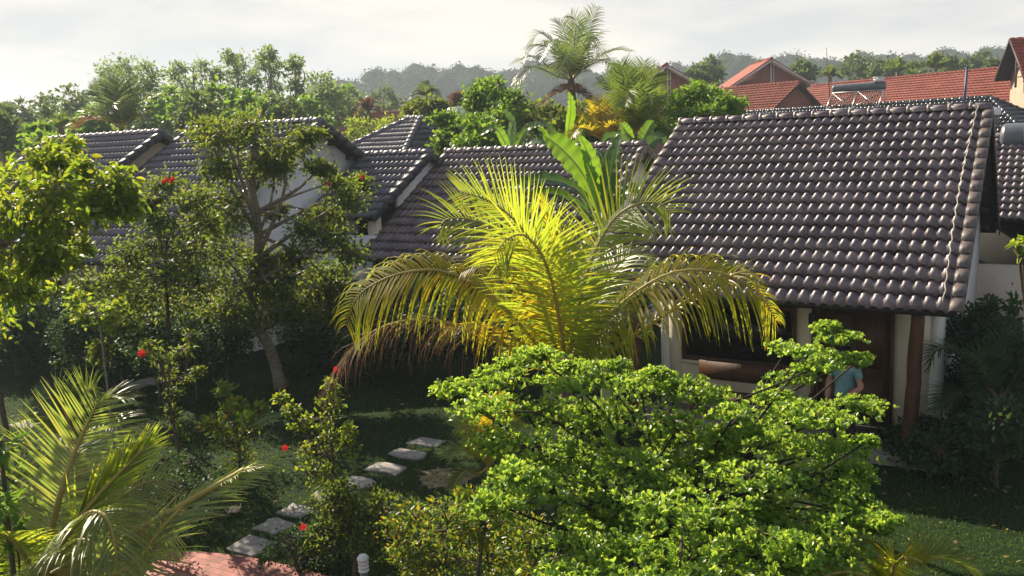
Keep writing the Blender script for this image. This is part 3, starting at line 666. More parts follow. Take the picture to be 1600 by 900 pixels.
def crown_leaves(mb, wood, lumps, leaf, wd, nclus, nper, spread=.32, kind='kite', upn=.8, droop=0.0, flat=.6, twig=.006, shell=.55, whorl=False):
    """fill lumps with leaf clusters carried by twigs; returns cluster centres"""
    cents = []
    for c, rad in lumps:
        vol = (rad[0] * rad[1] * rad[2]) ** (1 / 3)
        d = rdir(nclus); rr = (shell + (1 - shell) * RNG.random((nclus, 1))) * (.75 + .35 * RNG.random((nclus, 1)))
        P = c + d * rad * rr
        cents.append(P)
        if wood is not None:
            for p in P: limb(wood, c + (p - c) * .08, p, twig * 2.2, twig * .7, .10, 4, 4)
        sig = spread * vol
        n = nclus * nper
        if whorl:
            nw = max(1, nper // 7)
            W_ = np.repeat(P, nw, 0) + RNG.normal(0, sig, (nclus * nw, 3)) * [1, 1, flat]
            ax = nrm((W_ - c) / rad * [.8, .8, .4] + [0, 0, 1.1] + RNG.normal(0, .25, W_.shape))
            pos = np.repeat(W_, 7, 0); axr = np.repeat(ax, 7, 0)
            out = rdir(len(pos)); out = nrm(out - axr * np.sum(out * axr, 1, keepdims=True))
            dv = nrm(out + axr * RNG.uniform(.4, 1.6, (len(pos), 1)) - [0, 0, droop])
            nv = nrm(axr * 1.0 - out * .3 + RNG.normal(0, .25, pos.shape))
            pos = pos + out * leaf * .08
        else:
            pos = np.repeat(P, nper, 0) + RNG.normal(0, sig, (n, 3)) * [1, 1, flat]
            dv = nrm(nrm(pos - c) * .6 + RNG.normal(0, .6, pos.shape) - [0, 0, droop])
            nv = nrm(RNG.normal(0, .55, pos.shape) + [0, 0, upn])
        l_ = leaf * RNG.uniform(.65, 1.2, len(pos))
        leaves(mb, pos, dv, nv, l_, l_ * wd, kind)
    return cents
def skeleton(wood, trunk_pts, r0, lumps, k=8, rmin=.012, split=.45):
    tp = spline(trunk_pts, 14); n = len(tp)
    wood.tube(tp, [r0 * (1 - .55 * i / (n - 1)) * (1 + RNG.normal(0, .03)) * (1.25 if i == 0 else 1) for i in range(n)], k + 2)
    for c, rad in lumps:
        i = int(n * split + (n - 1 - n * split) * RNG.random()); i = min(i, n - 1)
        j = int(np.argmin(np.linalg.norm(tp[int(n * split):] - c, axis=1) + (tp[int(n * split):, 2] > c[2] + rad[2]) * 5)) + int(n * split); j = max(int(n * split), min(n - 1, (i + j) // 2))
        L_ = np.linalg.norm(c - tp[j]); ra = max(rmin, r0 * .42 * min(1, .35 + L_ / 4))
        limb(wood, tp[j], c, ra, rmin, .10, 6, 8, sag=.06)
def make_tree(name, label, cat, base, trunk_px, r0, lumps, leafmat, barkmat, leaf, wd, nclus, nper, group=None, kind='kite', split=.45, wood_twigs=True, crownname='crown', **kw):
    base = np.asarray(base, float); root = thing(name, base, label, cat, group)
    wood = MB(); skeleton(wood, [base] + trunk_px, r0, lumps, split=split, rmin=max(.008, r0 * .12))
    mb = MB(); cents = crown_leaves(mb, wood if wood_twigs else None, lumps, leaf, wd, nclus, nper, kind=kind, **kw)
    wood.build('trunk', M[barkmat], root, smooth=True)
    mb.build(crownname, M[leafmat], root)
    return root, cents
# palms ---------------------------------------------------------------------
def frond(root, pts, Lf, n=80, w=.045, droop=.5, up=None, lift=.25, mat='palm_leaf', rib='palm_rib', r0=.03, a0=74, a1=40, start=.12, ragged=.06, asym=(1, 1), name='frond', seg=5, tilt=0.0, hang=0.0):
    """pinnate frond along control points; leaflets on both sides bend under their weight"""
    if mat == 'dark_leaf': rib = 'bark_dark'
    sp = spline(pts, 60); tot = np.linalg.norm(np.diff(sp, axis=0), axis=1).cumsum(); tot = np.r_[0, tot]; Lr = tot[-1]
    s = np.linspace(start, .995, n) ** .95 * Lr
    P = np.stack([np.interp(s, tot, sp[:, i]) for i in range(3)], 1)
    tan = np.gradient(sp, axis=0); Tn = nrm(np.stack([np.interp(s, tot, tan[:, i]) for i in range(3)], 1))
    if up is None:
        T0 = nrm(sp[-1] * .6 + sp[30] * .4 - sp[0]); k_ = math.sqrt(max(0, 1 - T0[2] ** 2)); k_ = min(1, max(0, (k_ - .25) / .5)); ref = nrm(np.array([0, 0, 1.0]) * k_ + np.array([.1, -1.0, .15]) * (1 - k_))
    else: ref = np.asarray(up, float)
    mb = MB(); f = s / Lr
    env = np.clip(np.interp(f, [0, .12, .35, .7, .92, 1], [.45, .8, 1, .95, .62, .3]), 0, 1)
    for side in (0, 1):
        sg = 1 if side == 0 else -1
        S = nrm(np.cross(Tn, ref)) * sg; Nf = nrm(np.cross(np.cross(Tn, ref), Tn)) 
        A = np.radians(np.interp(f, [0, 1], [a0, a1]) + RNG.normal(0, 3.5, n))[:, None]
        li = lift + RNG.normal(0, ragged, (n, 1)) + sg * tilt
        d = nrm(Tn * np.cos(A) + (S * np.cos(li) + Nf * np.sin(li)) * np.sin(A))
        ln = Lf * env * RNG.uniform(.88, 1.08, n) * asym[side]
        dr = (droop * RNG.uniform(.7, 1.3, n))[:, None]
        p = P.copy(); rows = []
        wv0 = nrm(Tn - d * np.sum(Tn * d, 1, keepdims=True))
        for j in range(seg + 1):
            q = j / seg; ww = w * np.interp(q, [0, .12, .45, 1], [.35, 1, .85, .06]) * np.clip(env, .5, 1)
            wv = nrm(wv0 - d * np.sum(wv0 * d, 1, keepdims=True)); nn = np.cross(d, wv) * sg
            rows.append(np.stack([p - wv * ww[:, None] / 2, p + nn * ww[:, None] * -.18, p + wv * ww[:, None] / 2], 1))
            if j < seg:
                p = p + d * (ln / seg)[:, None]
                d = nrm(d - np.array([0, 0, 1.0]) * dr * (.35 + q) * (2.0 / seg) * .5)
        V = np.stack(rows, 1).reshape(-1, 3)        # (n, seg+1, 3, 3)
        base = (np.arange(n) * (seg + 1) * 3)[:, None]
        q = []
        for j in range(seg):
            for c_ in (0, 1):
                a_ = j * 3 + c_; q.append(np.array([a_, a_ + 1, a_ + 4, a_ + 3]))
        Q = (base[:, None] + np.array(q)[None]).reshape(-1, 4)
        mb.tris(V, Q)
    o = mb.build(name, M[mat], root)
    rb = MB(); rb.tube(sp[::3], list(np.linspace(r0, r0 * .18, len(sp[::3]))), 6); rb.build('midrib', M[rib], o, smooth=True)
    return o
def banana_leaf(root, pts, width, mat='banana_leaf', up=(0, 0, 1), fold=.34, n=40, splits=.16, r0=.022):
    sp = spline(pts, n); tan = nrm(np.gradient(sp, axis=0)); f = np.linspace(0, 1, n)
    wid = width * np.interp(f, [0, .1, .24, .5, .75, .9, 1], [.0, .08, .75, 1, .82, .45, .02]) / 2
    S = nrm(np.cross(tan, up)); N_ = nrm(np.cross(S, tan)); mb = MB()
    for sg in (1, -1):
        rip = 1 - splits * (RNG.random(n) < .3) * RNG.random(n) * 2
        V = []
        for c_, q in enumerate((0, .33, .66, 1.0)):
            und = (np.sin(f * 60 + sg) * .012 + RNG.normal(0, .006, n)) * q
            wq = wid * q * (rip if q == 1 else 1)
            V.append(sp + S * sg * (wq * math.cos(fold))[:, None] + N_ * (wq * math.sin(fold) * (1 - .5 * q) + und)[:, None])
        V = np.stack(V, 1).reshape(-1, 3); Q = []
        for i in range(n - 1):
            for c_ in range(3): a = i * 4 + c_; Q.append((a, a + 1, a + 5, a + 4))
        mb.tris(V, np.array(Q))
    o = mb.build('leaf', M[mat], root, smooth=True)
    rb = MB(); rb.tube(sp[::2], list(np.linspace(r0, r0 * .2, len(sp[::2]))), 6); rb.build('midrib', M['banana_rib'], o, smooth=True)
    return o
def flower(root, c, r, mat='red_petal', face=(0, -1, .3), name='flower'):
    r *= 1.0; face = np.asarray(face, float) + RNG.normal(0, .45, 3)
    face = nrm(np.asarray(face, float)); a = nrm(np.cross(face, [0, 0, 1])); b = np.cross(face, a)
    q = np.arange(5) * 2 * math.pi / 5 + RNG.random(); d = np.cos(q)[:, None] * a + np.sin(q)[:, None] * b + face * .45
    mb = MB(); pos = np.repeat(np.asarray(c)[None], 5, 0); leaves(mb, pos, d, np.repeat(face[None], 5, 0) - d * .2, r, r * .95, 'obovate')
    mb.tube([c, np.asarray(c) + face * r * .9], [r * .06, r * .1], 5)
    return mb.build(name, M[mat], root)
# leaf materials --------------------------------------------------------------
G = lambda *c: c
M['palm_leaf'] = mleaf('yellow_green_palm_leaflet', [G(.10, .13, .02), G(.12, .17, .03), G(.17, .17, .03)], [G(.55, .66, .04), G(.62, .76, .06), G(.74, .70, .04)], .48, .38, .5)
M['palm_gold'] = mleaf('golden_palm_leaflet', [G(.20, .15, .02), G(.22, .18, .03), G(.26, .17, .02)], [G(.80, .60, .02), G(.82, .68, .03), G(.86, .54, .02)], .5, .4, .5)
M['palm_green'] = mleaf('green_palm_leaflet', [G(.05, .085, .02), G(.07, .11, .03), G(.10, .13, .03)], [G(.20, .30, .04), G(.28, .40, .05), G(.36, .42, .05)], .42, .38, .5)
M['palm_grey'] = mleaf('grey_green_palm_leaflet', [G(.07, .10, .05), G(.09, .12, .06), G(.12, .13, .07)], [G(.16, .26, .06), G(.24, .34, .08), G(.34, .38, .08)], .35, .34, .6)
M['palm_dead'] = mleaf('dead_brown_leaflet', [G(.10, .05, .03), G(.16, .08, .05), G(.20, .12, .07)], [G(.22, .10, .05), G(.30, .15, .07), G(.34, .20, .08)], .3, .7, .2)
M['palm_rib'] = mnoise('yellow_midrib', [(.3, (.28, .22, .05)), (.7, (.45, .36, .10))], 4, .5)
M['palm_bark'] = mnoise('palm_trunk_bark', [(.3, (.09, .06, .04)), (.7, (.26, .19, .13))], 9, .9, .6, 30, stretch=(1, 1, 4))
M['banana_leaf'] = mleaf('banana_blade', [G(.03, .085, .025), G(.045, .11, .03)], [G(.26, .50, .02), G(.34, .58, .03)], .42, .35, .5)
M['banana_dark'] = mleaf('shade_tinted_banana_blade', [G(.03, .075, .03), G(.045, .10, .04)], [G(.14, .28, .03), G(.18, .34, .04)], .3, .35, .5)  # darker copy of the banana blade, shade put into its colour
M['banana_rib'] = mnoise('banana_midrib', [(.3, (.25, .33, .10)), (.7, (.40, .45, .2))], 4, .5)
M['shrub_leaf'] = mleaf('bright_shrub_leaf', [G(.04, .11, .015), G(.085, .19, .025), G(.16, .28, .04)], [G(.40, .66, .05), G(.56, .78, .08), G(.74, .86, .10)], .44, .36, .5)
M['tree_leaf'] = mleaf('mid_green_tree_leaf', [G(.03, .06, .02), G(.045, .08, .022), G(.075, .10, .03)], [G(.16, .26, .03), G(.28, .38, .04), G(.42, .44, .05)], .4, .55, .22)
M['lime_leaf'] = mleaf('yellow_green_tree_leaf', [G(.045, .085, .015), G(.07, .12, .02), G(.12, .15, .03)], [G(.30, .48, .03), G(.46, .62, .04), G(.66, .66, .04)], .42, .5, .3)
M['mixed_leaf'] = mleaf('mixed_yellow_leaf', [G(.04, .09, .02), G(.06, .12, .02), G(.09, .14, .02), G(.26, .19, .02)], [G(.20, .38, .03), G(.32, .50, .03), G(.44, .54, .04), G(.80, .58, .04)], .42, .4, .5)
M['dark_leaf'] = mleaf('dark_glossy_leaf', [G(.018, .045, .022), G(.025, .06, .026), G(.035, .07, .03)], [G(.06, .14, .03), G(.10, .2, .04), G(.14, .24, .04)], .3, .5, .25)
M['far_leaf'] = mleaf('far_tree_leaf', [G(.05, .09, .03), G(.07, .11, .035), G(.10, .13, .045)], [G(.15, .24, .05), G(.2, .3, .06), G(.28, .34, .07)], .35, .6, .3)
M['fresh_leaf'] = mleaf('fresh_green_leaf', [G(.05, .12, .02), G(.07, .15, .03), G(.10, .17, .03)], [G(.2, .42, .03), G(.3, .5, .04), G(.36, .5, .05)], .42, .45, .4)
M['airy_leaf'] = mleaf('haze_paled_airy_leaf', [G(.07, .12, .05), G(.10, .15, .06), G(.13, .17, .07)], [G(.25, .38, .1), G(.34, .46, .12), G(.4, .5, .14)], .45, .6, .2)  # haze over the far left trees is put into this paler leaf colour
M['forest_leaf'] = mleaf('forest_canopy', [G(.025, .045, .022), G(.035, .06, .026), G(.045, .07, .03)], [G(.08, .13, .03), G(.1, .16, .04), G(.12, .18, .05)], .1, 1.0, .0)
M['red_petal'] = mleaf('red_petals', [G(.45, .02, .02), G(.6, .03, .03)], [G(.6, .03, .03), G(.7, .05, .05)], .35, .5, .3)
M['thorn'] = mleaf('thorn', [G(.3, .2, .1), G(.3, .2, .1)], [G(.3, .2, .1), G(.3, .2, .1)])
# ------------------------------------------------------------------ far hills and woods
HX = np.array([-420, -260, -150, -85, -40, 0, 50, 100, 150, 200, 260, 340])
HZ = np.array([1, 2, 6, 17, 23, 24, 20, 23, 21, 20, 18, 12])
def hill_z(x, y):
    prof = np.interp(x, HX, HZ); r = np.clip((y - 250) / 120, 0, 1); r = r * r * (3 - 2 * r)
    return prof * r * (1 + .08 * np.sin(x * .06 + y * .02) * np.cos(y * .03)) - .6
xs = np.linspace(-420, 420, 121); ys = np.linspace(240, 450, 30)
X_, Y_ = np.meshgrid(xs, ys); Z_ = hill_z(X_, Y_); nx, ny = len(xs), len(ys)
V = np.stack([X_, Y_, Z_], -1).reshape(-1, 3)
q = np.array([(j * nx + i, j * nx + i + 1, (j + 1) * nx + i + 1, (j + 1) * nx + i) for j in range(ny - 1) for i in range(nx - 1)])
mb = MB(); mb.tris(V, q); M['hillside'] = mnoise('wooded_hillside', [(.3, (.03, .05, .02)), (.7, (.06, .08, .03))], .05, 1)
tag(mb.build('hill', M['hillside'], smooth=True), None, kind='structure')
import bmesh
_b = bmesh.new(); bmesh.ops.create_icosphere(_b, subdivisions=2, radius=1.0); _b.verts.ensure_lookup_table()
ICV = np.array([v.co[:] for v in _b.verts]); ICF = np.array([[v.index for v in f.verts] for f in _b.faces]); _b.free()
def canopy(mb, pts, rad, leaf, nper):
    nn = len(pts); nk = len(ICV)
    bump = 1 + .16 * np.sin(ICV[None] @ RNG.normal(0, 3.2, (nn, 3, 1)) + RNG.uniform(0, 6, (nn, 1, 1))) + RNG.normal(0, .05, (nn, nk, 1))
    P_ = pts[:, None, :] + ICV[None] * bump * (rad[:, None, None] * .80) * np.array([1, 1, .8])
    mb.tris(P_.reshape(-1, 3), (ICF[None] + (np.arange(nn) * nk)[:, None, None]).reshape(-1, 3))
    n = len(pts); d = rdir(n * nper); d[:, 2] = np.abs(d[:, 2]) * 1.0 - .25; d = nrm(d)
    c = np.repeat(pts, nper, 0); r_ = np.repeat(rad, nper)[:, None]
    pos = c + d * r_ * [1, 1, .8] * RNG.uniform(.85, 1.06, (n * nper, 1))
    l_ = leaf * RNG.uniform(.7, 1.3, len(pos)); leaves(mb, pos, rdir(len(pos)), d + RNG.normal(0, .35, d.shape), l_, l_ * .9, 'kite')
mb = MB(); pts = []
while len(pts) < 1900:
    y = RNG.uniform(255, 400); x = RNG.uniform(-.68 * y, .68 * y); pts.append((x, y, float(hill_z(x, y)) + RNG.uniform(2.0, 6.5) + 3.5 * (RNG.random() < .12)))
pts = np.array(pts); canopy(mb, pts, RNG.uniform(3.0, 6.0, len(pts)) * (1 + .3 * (RNG.random(len(pts)) < .2)), .85, 110)
tag(mb.build('forest', M['forest_leaf']), 'dense bluish forest covering the hill on the horizon', 'forest', kind='stuff')
mb = MB(); pts = []
for _ in range(1100):
    y = RNG.uniform(95, 240); x = RNG.uniform(-.72 * y, .10 * y) if RNG.random() < .8 else RNG.uniform(.1 * y, .7 * y)
    pts.append((x, y, RNG.uniform(1, 4.5) + 2.8 * (x / y < -.15) + (y - 95) * .012))
pts = np.array(pts); canopy(mb, pts, RNG.uniform(1.8, 4.2, len(pts)), .55, 80)
tag(mb.build('woodland', M['far_leaf']), 'low green scrub woodland filling the plain behind the roofs', 'woodland', kind='stuff')

# ------------------------------------------------------------------ middle distance trees
def mid_tree(label, group, px, Y, lumps, leafmat='far_leaf', leaf=.35, wd=.6, ncl=9, nper=26, r0=.16, name='broadleaf_tree', **kw):
    b = at(px[0], px[1], Y); b[2] = 0
    L_ = lumps_px([(x, y, Y + RNG.normal(0, 1.2), rx, ry) for (x, y, rx, ry) in lumps])
    top = np.mean([l[0] for l in L_], 0); top[2] = max(l[0][2] for l in L_)
    mid = (b + top) / 2; mid[2] = top[2] * .5
    return make_tree(name, label, 'tree', b, [mid, top], r0, L_, leafmat, 'bark', leaf, wd, ncl, nper, group=group, **kw)
g_ = 'airy hazy trees against the pale sky'
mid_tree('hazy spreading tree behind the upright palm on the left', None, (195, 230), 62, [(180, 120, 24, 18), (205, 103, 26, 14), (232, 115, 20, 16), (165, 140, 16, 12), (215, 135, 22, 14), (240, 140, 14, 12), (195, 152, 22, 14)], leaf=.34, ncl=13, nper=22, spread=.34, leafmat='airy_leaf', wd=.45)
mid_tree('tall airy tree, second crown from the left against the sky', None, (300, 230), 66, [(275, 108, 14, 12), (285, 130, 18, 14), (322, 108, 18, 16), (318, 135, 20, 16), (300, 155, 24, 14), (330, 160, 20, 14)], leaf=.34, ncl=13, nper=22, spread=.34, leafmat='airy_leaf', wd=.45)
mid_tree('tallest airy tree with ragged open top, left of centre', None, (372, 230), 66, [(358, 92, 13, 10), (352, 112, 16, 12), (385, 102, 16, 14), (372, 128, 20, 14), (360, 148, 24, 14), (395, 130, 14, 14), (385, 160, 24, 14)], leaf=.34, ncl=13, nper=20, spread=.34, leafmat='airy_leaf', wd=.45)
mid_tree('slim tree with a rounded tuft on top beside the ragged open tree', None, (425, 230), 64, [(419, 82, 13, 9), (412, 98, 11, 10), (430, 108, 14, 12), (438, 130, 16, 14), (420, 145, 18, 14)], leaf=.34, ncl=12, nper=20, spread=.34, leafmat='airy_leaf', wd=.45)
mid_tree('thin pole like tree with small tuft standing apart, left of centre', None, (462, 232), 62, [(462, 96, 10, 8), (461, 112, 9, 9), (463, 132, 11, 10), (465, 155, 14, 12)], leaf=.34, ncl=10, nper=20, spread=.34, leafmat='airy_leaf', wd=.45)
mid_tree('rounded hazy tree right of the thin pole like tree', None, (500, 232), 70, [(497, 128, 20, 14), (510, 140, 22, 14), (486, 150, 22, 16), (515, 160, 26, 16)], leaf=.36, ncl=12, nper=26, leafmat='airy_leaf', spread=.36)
g_ = 'green trees massed beyond the left roofs'
lb = 'leafy green tree in the massed belt just beyond the left bungalow roofs'
NTH = ['first', 'second', 'third', 'fourth', 'fifth', 'sixth', 'seventh', 'eighth', 'ninth', 'tenth', 'eleventh', 'twelfth', 'thirteenth', 'fourteenth', 'fifteenth', 'sixteenth', 'seventeenth', 'eighteenth', 'nineteenth', 'twentieth', 'twenty first', 'twenty second', 'twenty third', 'twenty fourth', 'twenty fifth']
def nth(xs, x): return NTH[sorted(xs).index(x)]
BX = [30, 75, 115, 140, 240, 275, 310, 345, 390, 440, 480, 520, 545, 600, 0, 65]
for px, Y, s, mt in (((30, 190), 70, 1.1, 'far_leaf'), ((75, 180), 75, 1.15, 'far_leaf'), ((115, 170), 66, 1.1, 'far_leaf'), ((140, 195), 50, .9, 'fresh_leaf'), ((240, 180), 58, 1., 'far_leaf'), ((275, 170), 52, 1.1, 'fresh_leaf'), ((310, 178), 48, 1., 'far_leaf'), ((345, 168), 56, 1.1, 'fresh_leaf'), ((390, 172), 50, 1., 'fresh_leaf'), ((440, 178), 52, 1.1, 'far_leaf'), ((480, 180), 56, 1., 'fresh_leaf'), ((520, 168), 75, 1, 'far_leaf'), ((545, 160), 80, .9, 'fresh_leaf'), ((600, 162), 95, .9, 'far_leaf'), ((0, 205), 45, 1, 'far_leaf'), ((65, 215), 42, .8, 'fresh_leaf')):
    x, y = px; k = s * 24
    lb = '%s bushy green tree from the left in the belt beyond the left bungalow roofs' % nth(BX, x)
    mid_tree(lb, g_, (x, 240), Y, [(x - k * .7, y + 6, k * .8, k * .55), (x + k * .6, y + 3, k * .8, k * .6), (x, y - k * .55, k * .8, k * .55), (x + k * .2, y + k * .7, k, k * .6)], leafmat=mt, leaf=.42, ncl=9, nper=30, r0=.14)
mid_tree('dark rounded bush tree left of the white water tank', None, (662, 240), 44, [(650, 170, 16, 10), (670, 164, 20, 11), (688, 170, 12, 10), (668, 178, 24, 9)], leafmat='tree_leaf', leaf=.26, ncl=12, nper=34)
mid_tree('olive yellow bamboo like thicket in front of the faded pinkish roof', None, (600, 250), 50, [(560, 200, 22, 14), (590, 205, 26, 16), (625, 190, 30, 16), (560, 215, 24, 14), (610, 210, 28, 14)], leafmat='lime_leaf', leaf=.3, ncl=12, nper=30, wd=.35)
mid_tree('bright green tree directly right of the pyramid roof', None, (720, 300), 27, [(700, 192, 22, 16), (715, 215, 28, 18), (745, 205, 30, 20), (695, 222, 20, 12), (735, 228, 36, 12), (770, 215, 30, 22)], leafmat='fresh_leaf', leaf=.16, wd=.6, ncl=16, nper=60, r0=.12)
mid_tree('tall bright green tree left of the tall coconut palm', None, (770, 300), 33, [(760, 150, 28, 20), (790, 160, 30, 22), (775, 182, 40, 20), (825, 175, 30, 20), (740, 172, 20, 16), (815, 200, 40, 18), (765, 135, 16, 12)], leafmat='fresh_leaf', leaf=.19, wd=.6, ncl=15, nper=60, r0=.14)
mid_tree('dark leafy tree under the tall coconut palm crown', None, (870, 300), 31, [(850, 185, 30, 22), (880, 200, 36, 20), (930, 205, 36, 22), (905, 180, 26, 18), (960, 210, 30, 18)], leafmat='tree_leaf', leaf=.2, wd=.6, ncl=14, nper=50, r0=.14)
mid_tree('round bright green bush tree just left of the biggest roof ridge', None, (1090, 300), 26, [(1060, 175, 24, 20), (1085, 150, 26, 18), (1110, 155, 26, 18), (1075, 195, 32, 24), (1130, 165, 22, 14), (1045, 205, 24, 22), (1150, 165, 14, 10), (1100, 180, 30, 16)], leafmat='fresh_leaf', leaf=.15, wd=.5, ncl=16, nper=70, r0=.12)
g_ = 'trees behind the red roofs'
for i, (x, y, Y, k) in enumerate(((1255, 110, 95, 15), (1340, 105, 110, 20), (1378, 112, 105, 18), (1430, 112, 100, 14), (1490, 105, 100, 18), (1530, 100, 110, 18), (1555, 110, 90, 14), (1110, 110, 100, 18), (1090, 118, 90, 15), (975, 120, 90, 18), (1600, 105, 100, 20))):
    mid_tree('%s hazy tree from the left behind the red tiled roofs' % nth([1255, 1340, 1378, 1430, 1490, 1530, 1555, 1110, 1090, 975, 1600], x), g_, (x, 170), Y, [(x - k * .6, y + 3, k * .8, k * .5), (x + k * .6, y + 4, k * .8, k * .5), (x, y - k * .4, k * .8, k * .5), (x, y + k * .7, k * 1.1, k * .5)], leafmat='far_leaf', leaf=.55, ncl=9, nper=30)
# ------------------------------------------------------------------ palms in the distance
def palm(label, crown_px, Y, frs, Lf, nlf=46, mat='palm_green', tr=.14, name='palm_tree', w=.05, trunk=True, droop=.6, group=None, base=None, r0=.03, seg=4, lift=.25):
    c = at(*crown_px, Y); b = np.array([c[0] + .2, c[1], 0.0]) if base is None else np.asarray(base, float)
    root = thing(name, b, label, 'palm tree', group)
    tk_ = MB(); tk_.tube(spline([b, (b + c) / 2 + [.1, 0, 0], c], 12), [tr * (1.3 - .5 * i / 11) * (1 + .05 * (i % 2)) for i in range(12)], 10); tk_.build('trunk', M['palm_bark'], root, smooth=True)
    for fr in frs:
        pts = [c + RNG.normal(0, .03, 3)] + [at(x, y, Y + dy) for (x, y, dy) in fr[0]]
        mt = fr[1] if len(fr) > 1 else mat
        frond(root, pts, Lf, n=nlf, w=w, droop=droop, mat=mt, r0=r0, seg=seg, lift=lift, rib='palm_rib' if mt != 'palm_dead' else 'bark_dark')
    return root, c
# tall coconut at the top
palm('tall coconut palm with shaggy crown against the sky', (892, 125), 31, [
    ([(880, 85, .5), (845, 52, .8), (826, 75, 1)],), ([(870, 80, -.8), (835, 72, -1.3), (812, 105, -1.5)],), ([(888, 75, 1), (878, 40, 1.4), (866, 30, 1.6)],),
    ([(897, 70, 0), (900, 35, 0), (892, 22, 0)],), ([(902, 80, .3), (918, 45, .6), (931, 12, .6)],), ([(910, 85, -1), (928, 55, -1.6), (921, 75, -2)],),
    ([(925, 95, .6), (960, 78, 1), (985, 80, 1.2)],), ([(915, 105, -1), (945, 95, -1.8), (962, 118, -2.2)],), ([(860, 105, .6), (830, 88, 1.2), (800, 100, 1.4)],),
    ([(868, 118, -1), (835, 105, -1.8), (806, 130, -2.2)],), ([(880, 90, -1.5), (862, 65, -2.3), (842, 95, -3)],), ([(905, 90, 1.5), (930, 70, 2.3), (948, 95, 3)],),
    ([(890, 95, -2), (885, 85, -3), (876, 120, -3.6)],), ([(897, 140, -.5), (915, 150, -.8), (925, 165, -1)], 'palm_dead'), ([(880, 140, -.5), (862, 150, -.6), (850, 162, -.8)], 'palm_dead')],
    .72, nlf=40, mat='palm_grey', w=.05, tr=.15, droop=1.4)
palm('bushy dark coconut palm right of the tall one', (990, 210), 25, [
    ([(985, 160, 0), (978, 118, .3), (970, 96, .5)],), ([(995, 160, .3), (1003, 120, .6), (1006, 96, .8)],), ([(1002, 165, 0), (1018, 125, 0), (1030, 112, 0)],), ([(975, 165, .2), (955, 135, .3), (935, 128, .4)],),
    ([(968, 180, -.5), (940, 162, -.8), (922, 172, -1)],), ([(965, 190, -.8), (940, 190, -1.2), (925, 208, -1.5)],), ([(1008, 180, -.5), (1035, 150, -.8), (1050, 160, -1)],), ([(1010, 190, -.8), (1032, 180, -1.3), (1046, 205, -1.5)],),
    ([(990, 165, -1), (985, 140, -1.5), (975, 165, -2)],), ([(980, 170, 1), (968, 110, 1.4), (955, 104, 1.8)],), ([(1000, 165, -1), (1015, 145, -1.5), (1020, 170, -2)],)],
    .75, nlf=44, mat='palm_green', w=.05, droop=.5)
palm('yellowing palm in front of the dark leafy tree at centre', (940, 222), 23.5, [
    ([(930, 195, 0), (915, 175, .3), (905, 190, .5)], 'palm_gold'), ([(945, 195, 0), (955, 178, .3), (970, 190, .5)], 'palm_gold'), ([(938, 190, .2), (935, 165, .3), (925, 155, .5)],), ([(950, 200, -.3), (965, 195, -.5), (980, 212, -.8)], 'palm_gold'), ([(925, 205, -.3), (905, 200, -.5), (892, 215, -.8)],)],
    .5, nlf=34, mat='palm_gold', w=.045)
palm('upright palm with stiff fronds rising behind the far left ridge', (190, 200), 36, [
    ([(178, 175, 0), (160, 150, 0), (140, 140, 0)],), ([(184, 170, 0), (175, 140, 0), (160, 122, 0)],), ([(190, 165, 0), (190, 135, 0), (186, 115, 0)],), ([(197, 170, 0), (208, 145, 0), (215, 130, 0)],),
    ([(202, 178, 0), (222, 160, 0), (240, 152, 0)],), ([(172, 185, -.5), (150, 175, -.8), (128, 182, -1)],), ([(205, 185, -.5), (225, 180, -.8), (238, 195, -1)],), ([(188, 175, -1), (180, 160, -1.5), (170, 175, -2)],), ([(168, 190, 0), (140, 188, 0), (120, 200, 0)], 'palm_dead')],
    .9, nlf=34, mat='palm_grey', w=.07, droop=.35)
def tuft(label, px, Y, k, mat='palm_green', n=12, group=None, up=1.0):
    frs = []
    for i in range(n):
        a = math.pi * (i + .5) / n + RNG.normal(0, .08); dy = RNG.normal(0, .6); ex, ey = math.cos(a), math.sin(a)
        x1, y1 = px[0] + ex * k * .6, px[1] - ey * k * .7 * up; x2, y2 = px[0] + ex * k, px[1] - ey * k * up + abs(ex) * k * .35
        frs.append(([(x1, y1, dy), (x2, y2, dy * 1.6)], mat))
    palm(label, px, Y, frs, k * pxm(Y) * .42, nlf=22, mat=mat, w=.09 * Y / 60, droop=.4, tr=.16, group=group, seg=3, r0=.03)
tuft('stubby dark fan topped palm above the faded pinkish roof', (575, 172), 60, 20, 'palm_dead', 14)
tuft('spiky brown palm behind the white water tank', (716, 168), 55, 26, 'palm_dead', 14)
tuft('thin spiky palm left of the white water tank', (665, 150), 58, 24, 'palm_grey', 12)
tuft('small palm poking up left of the solar water heater', (1297, 120), 85, 18, 'palm_green')
tuft('low bushy palm behind the ridge of the long red roof', (1402, 112), 85, 22, 'palm_green', 14)
tuft('taller palm right of the low bushy palm on the skyline', (1462, 108), 82, 26, 'palm_green', 14)
tuft('small palm just above the left edge tree', (8, 185), 60, 26, 'palm_grey', 12)
tuft('palm among the trees left of the upright palm', (95, 200), 44, 26, 'palm_green', 12)
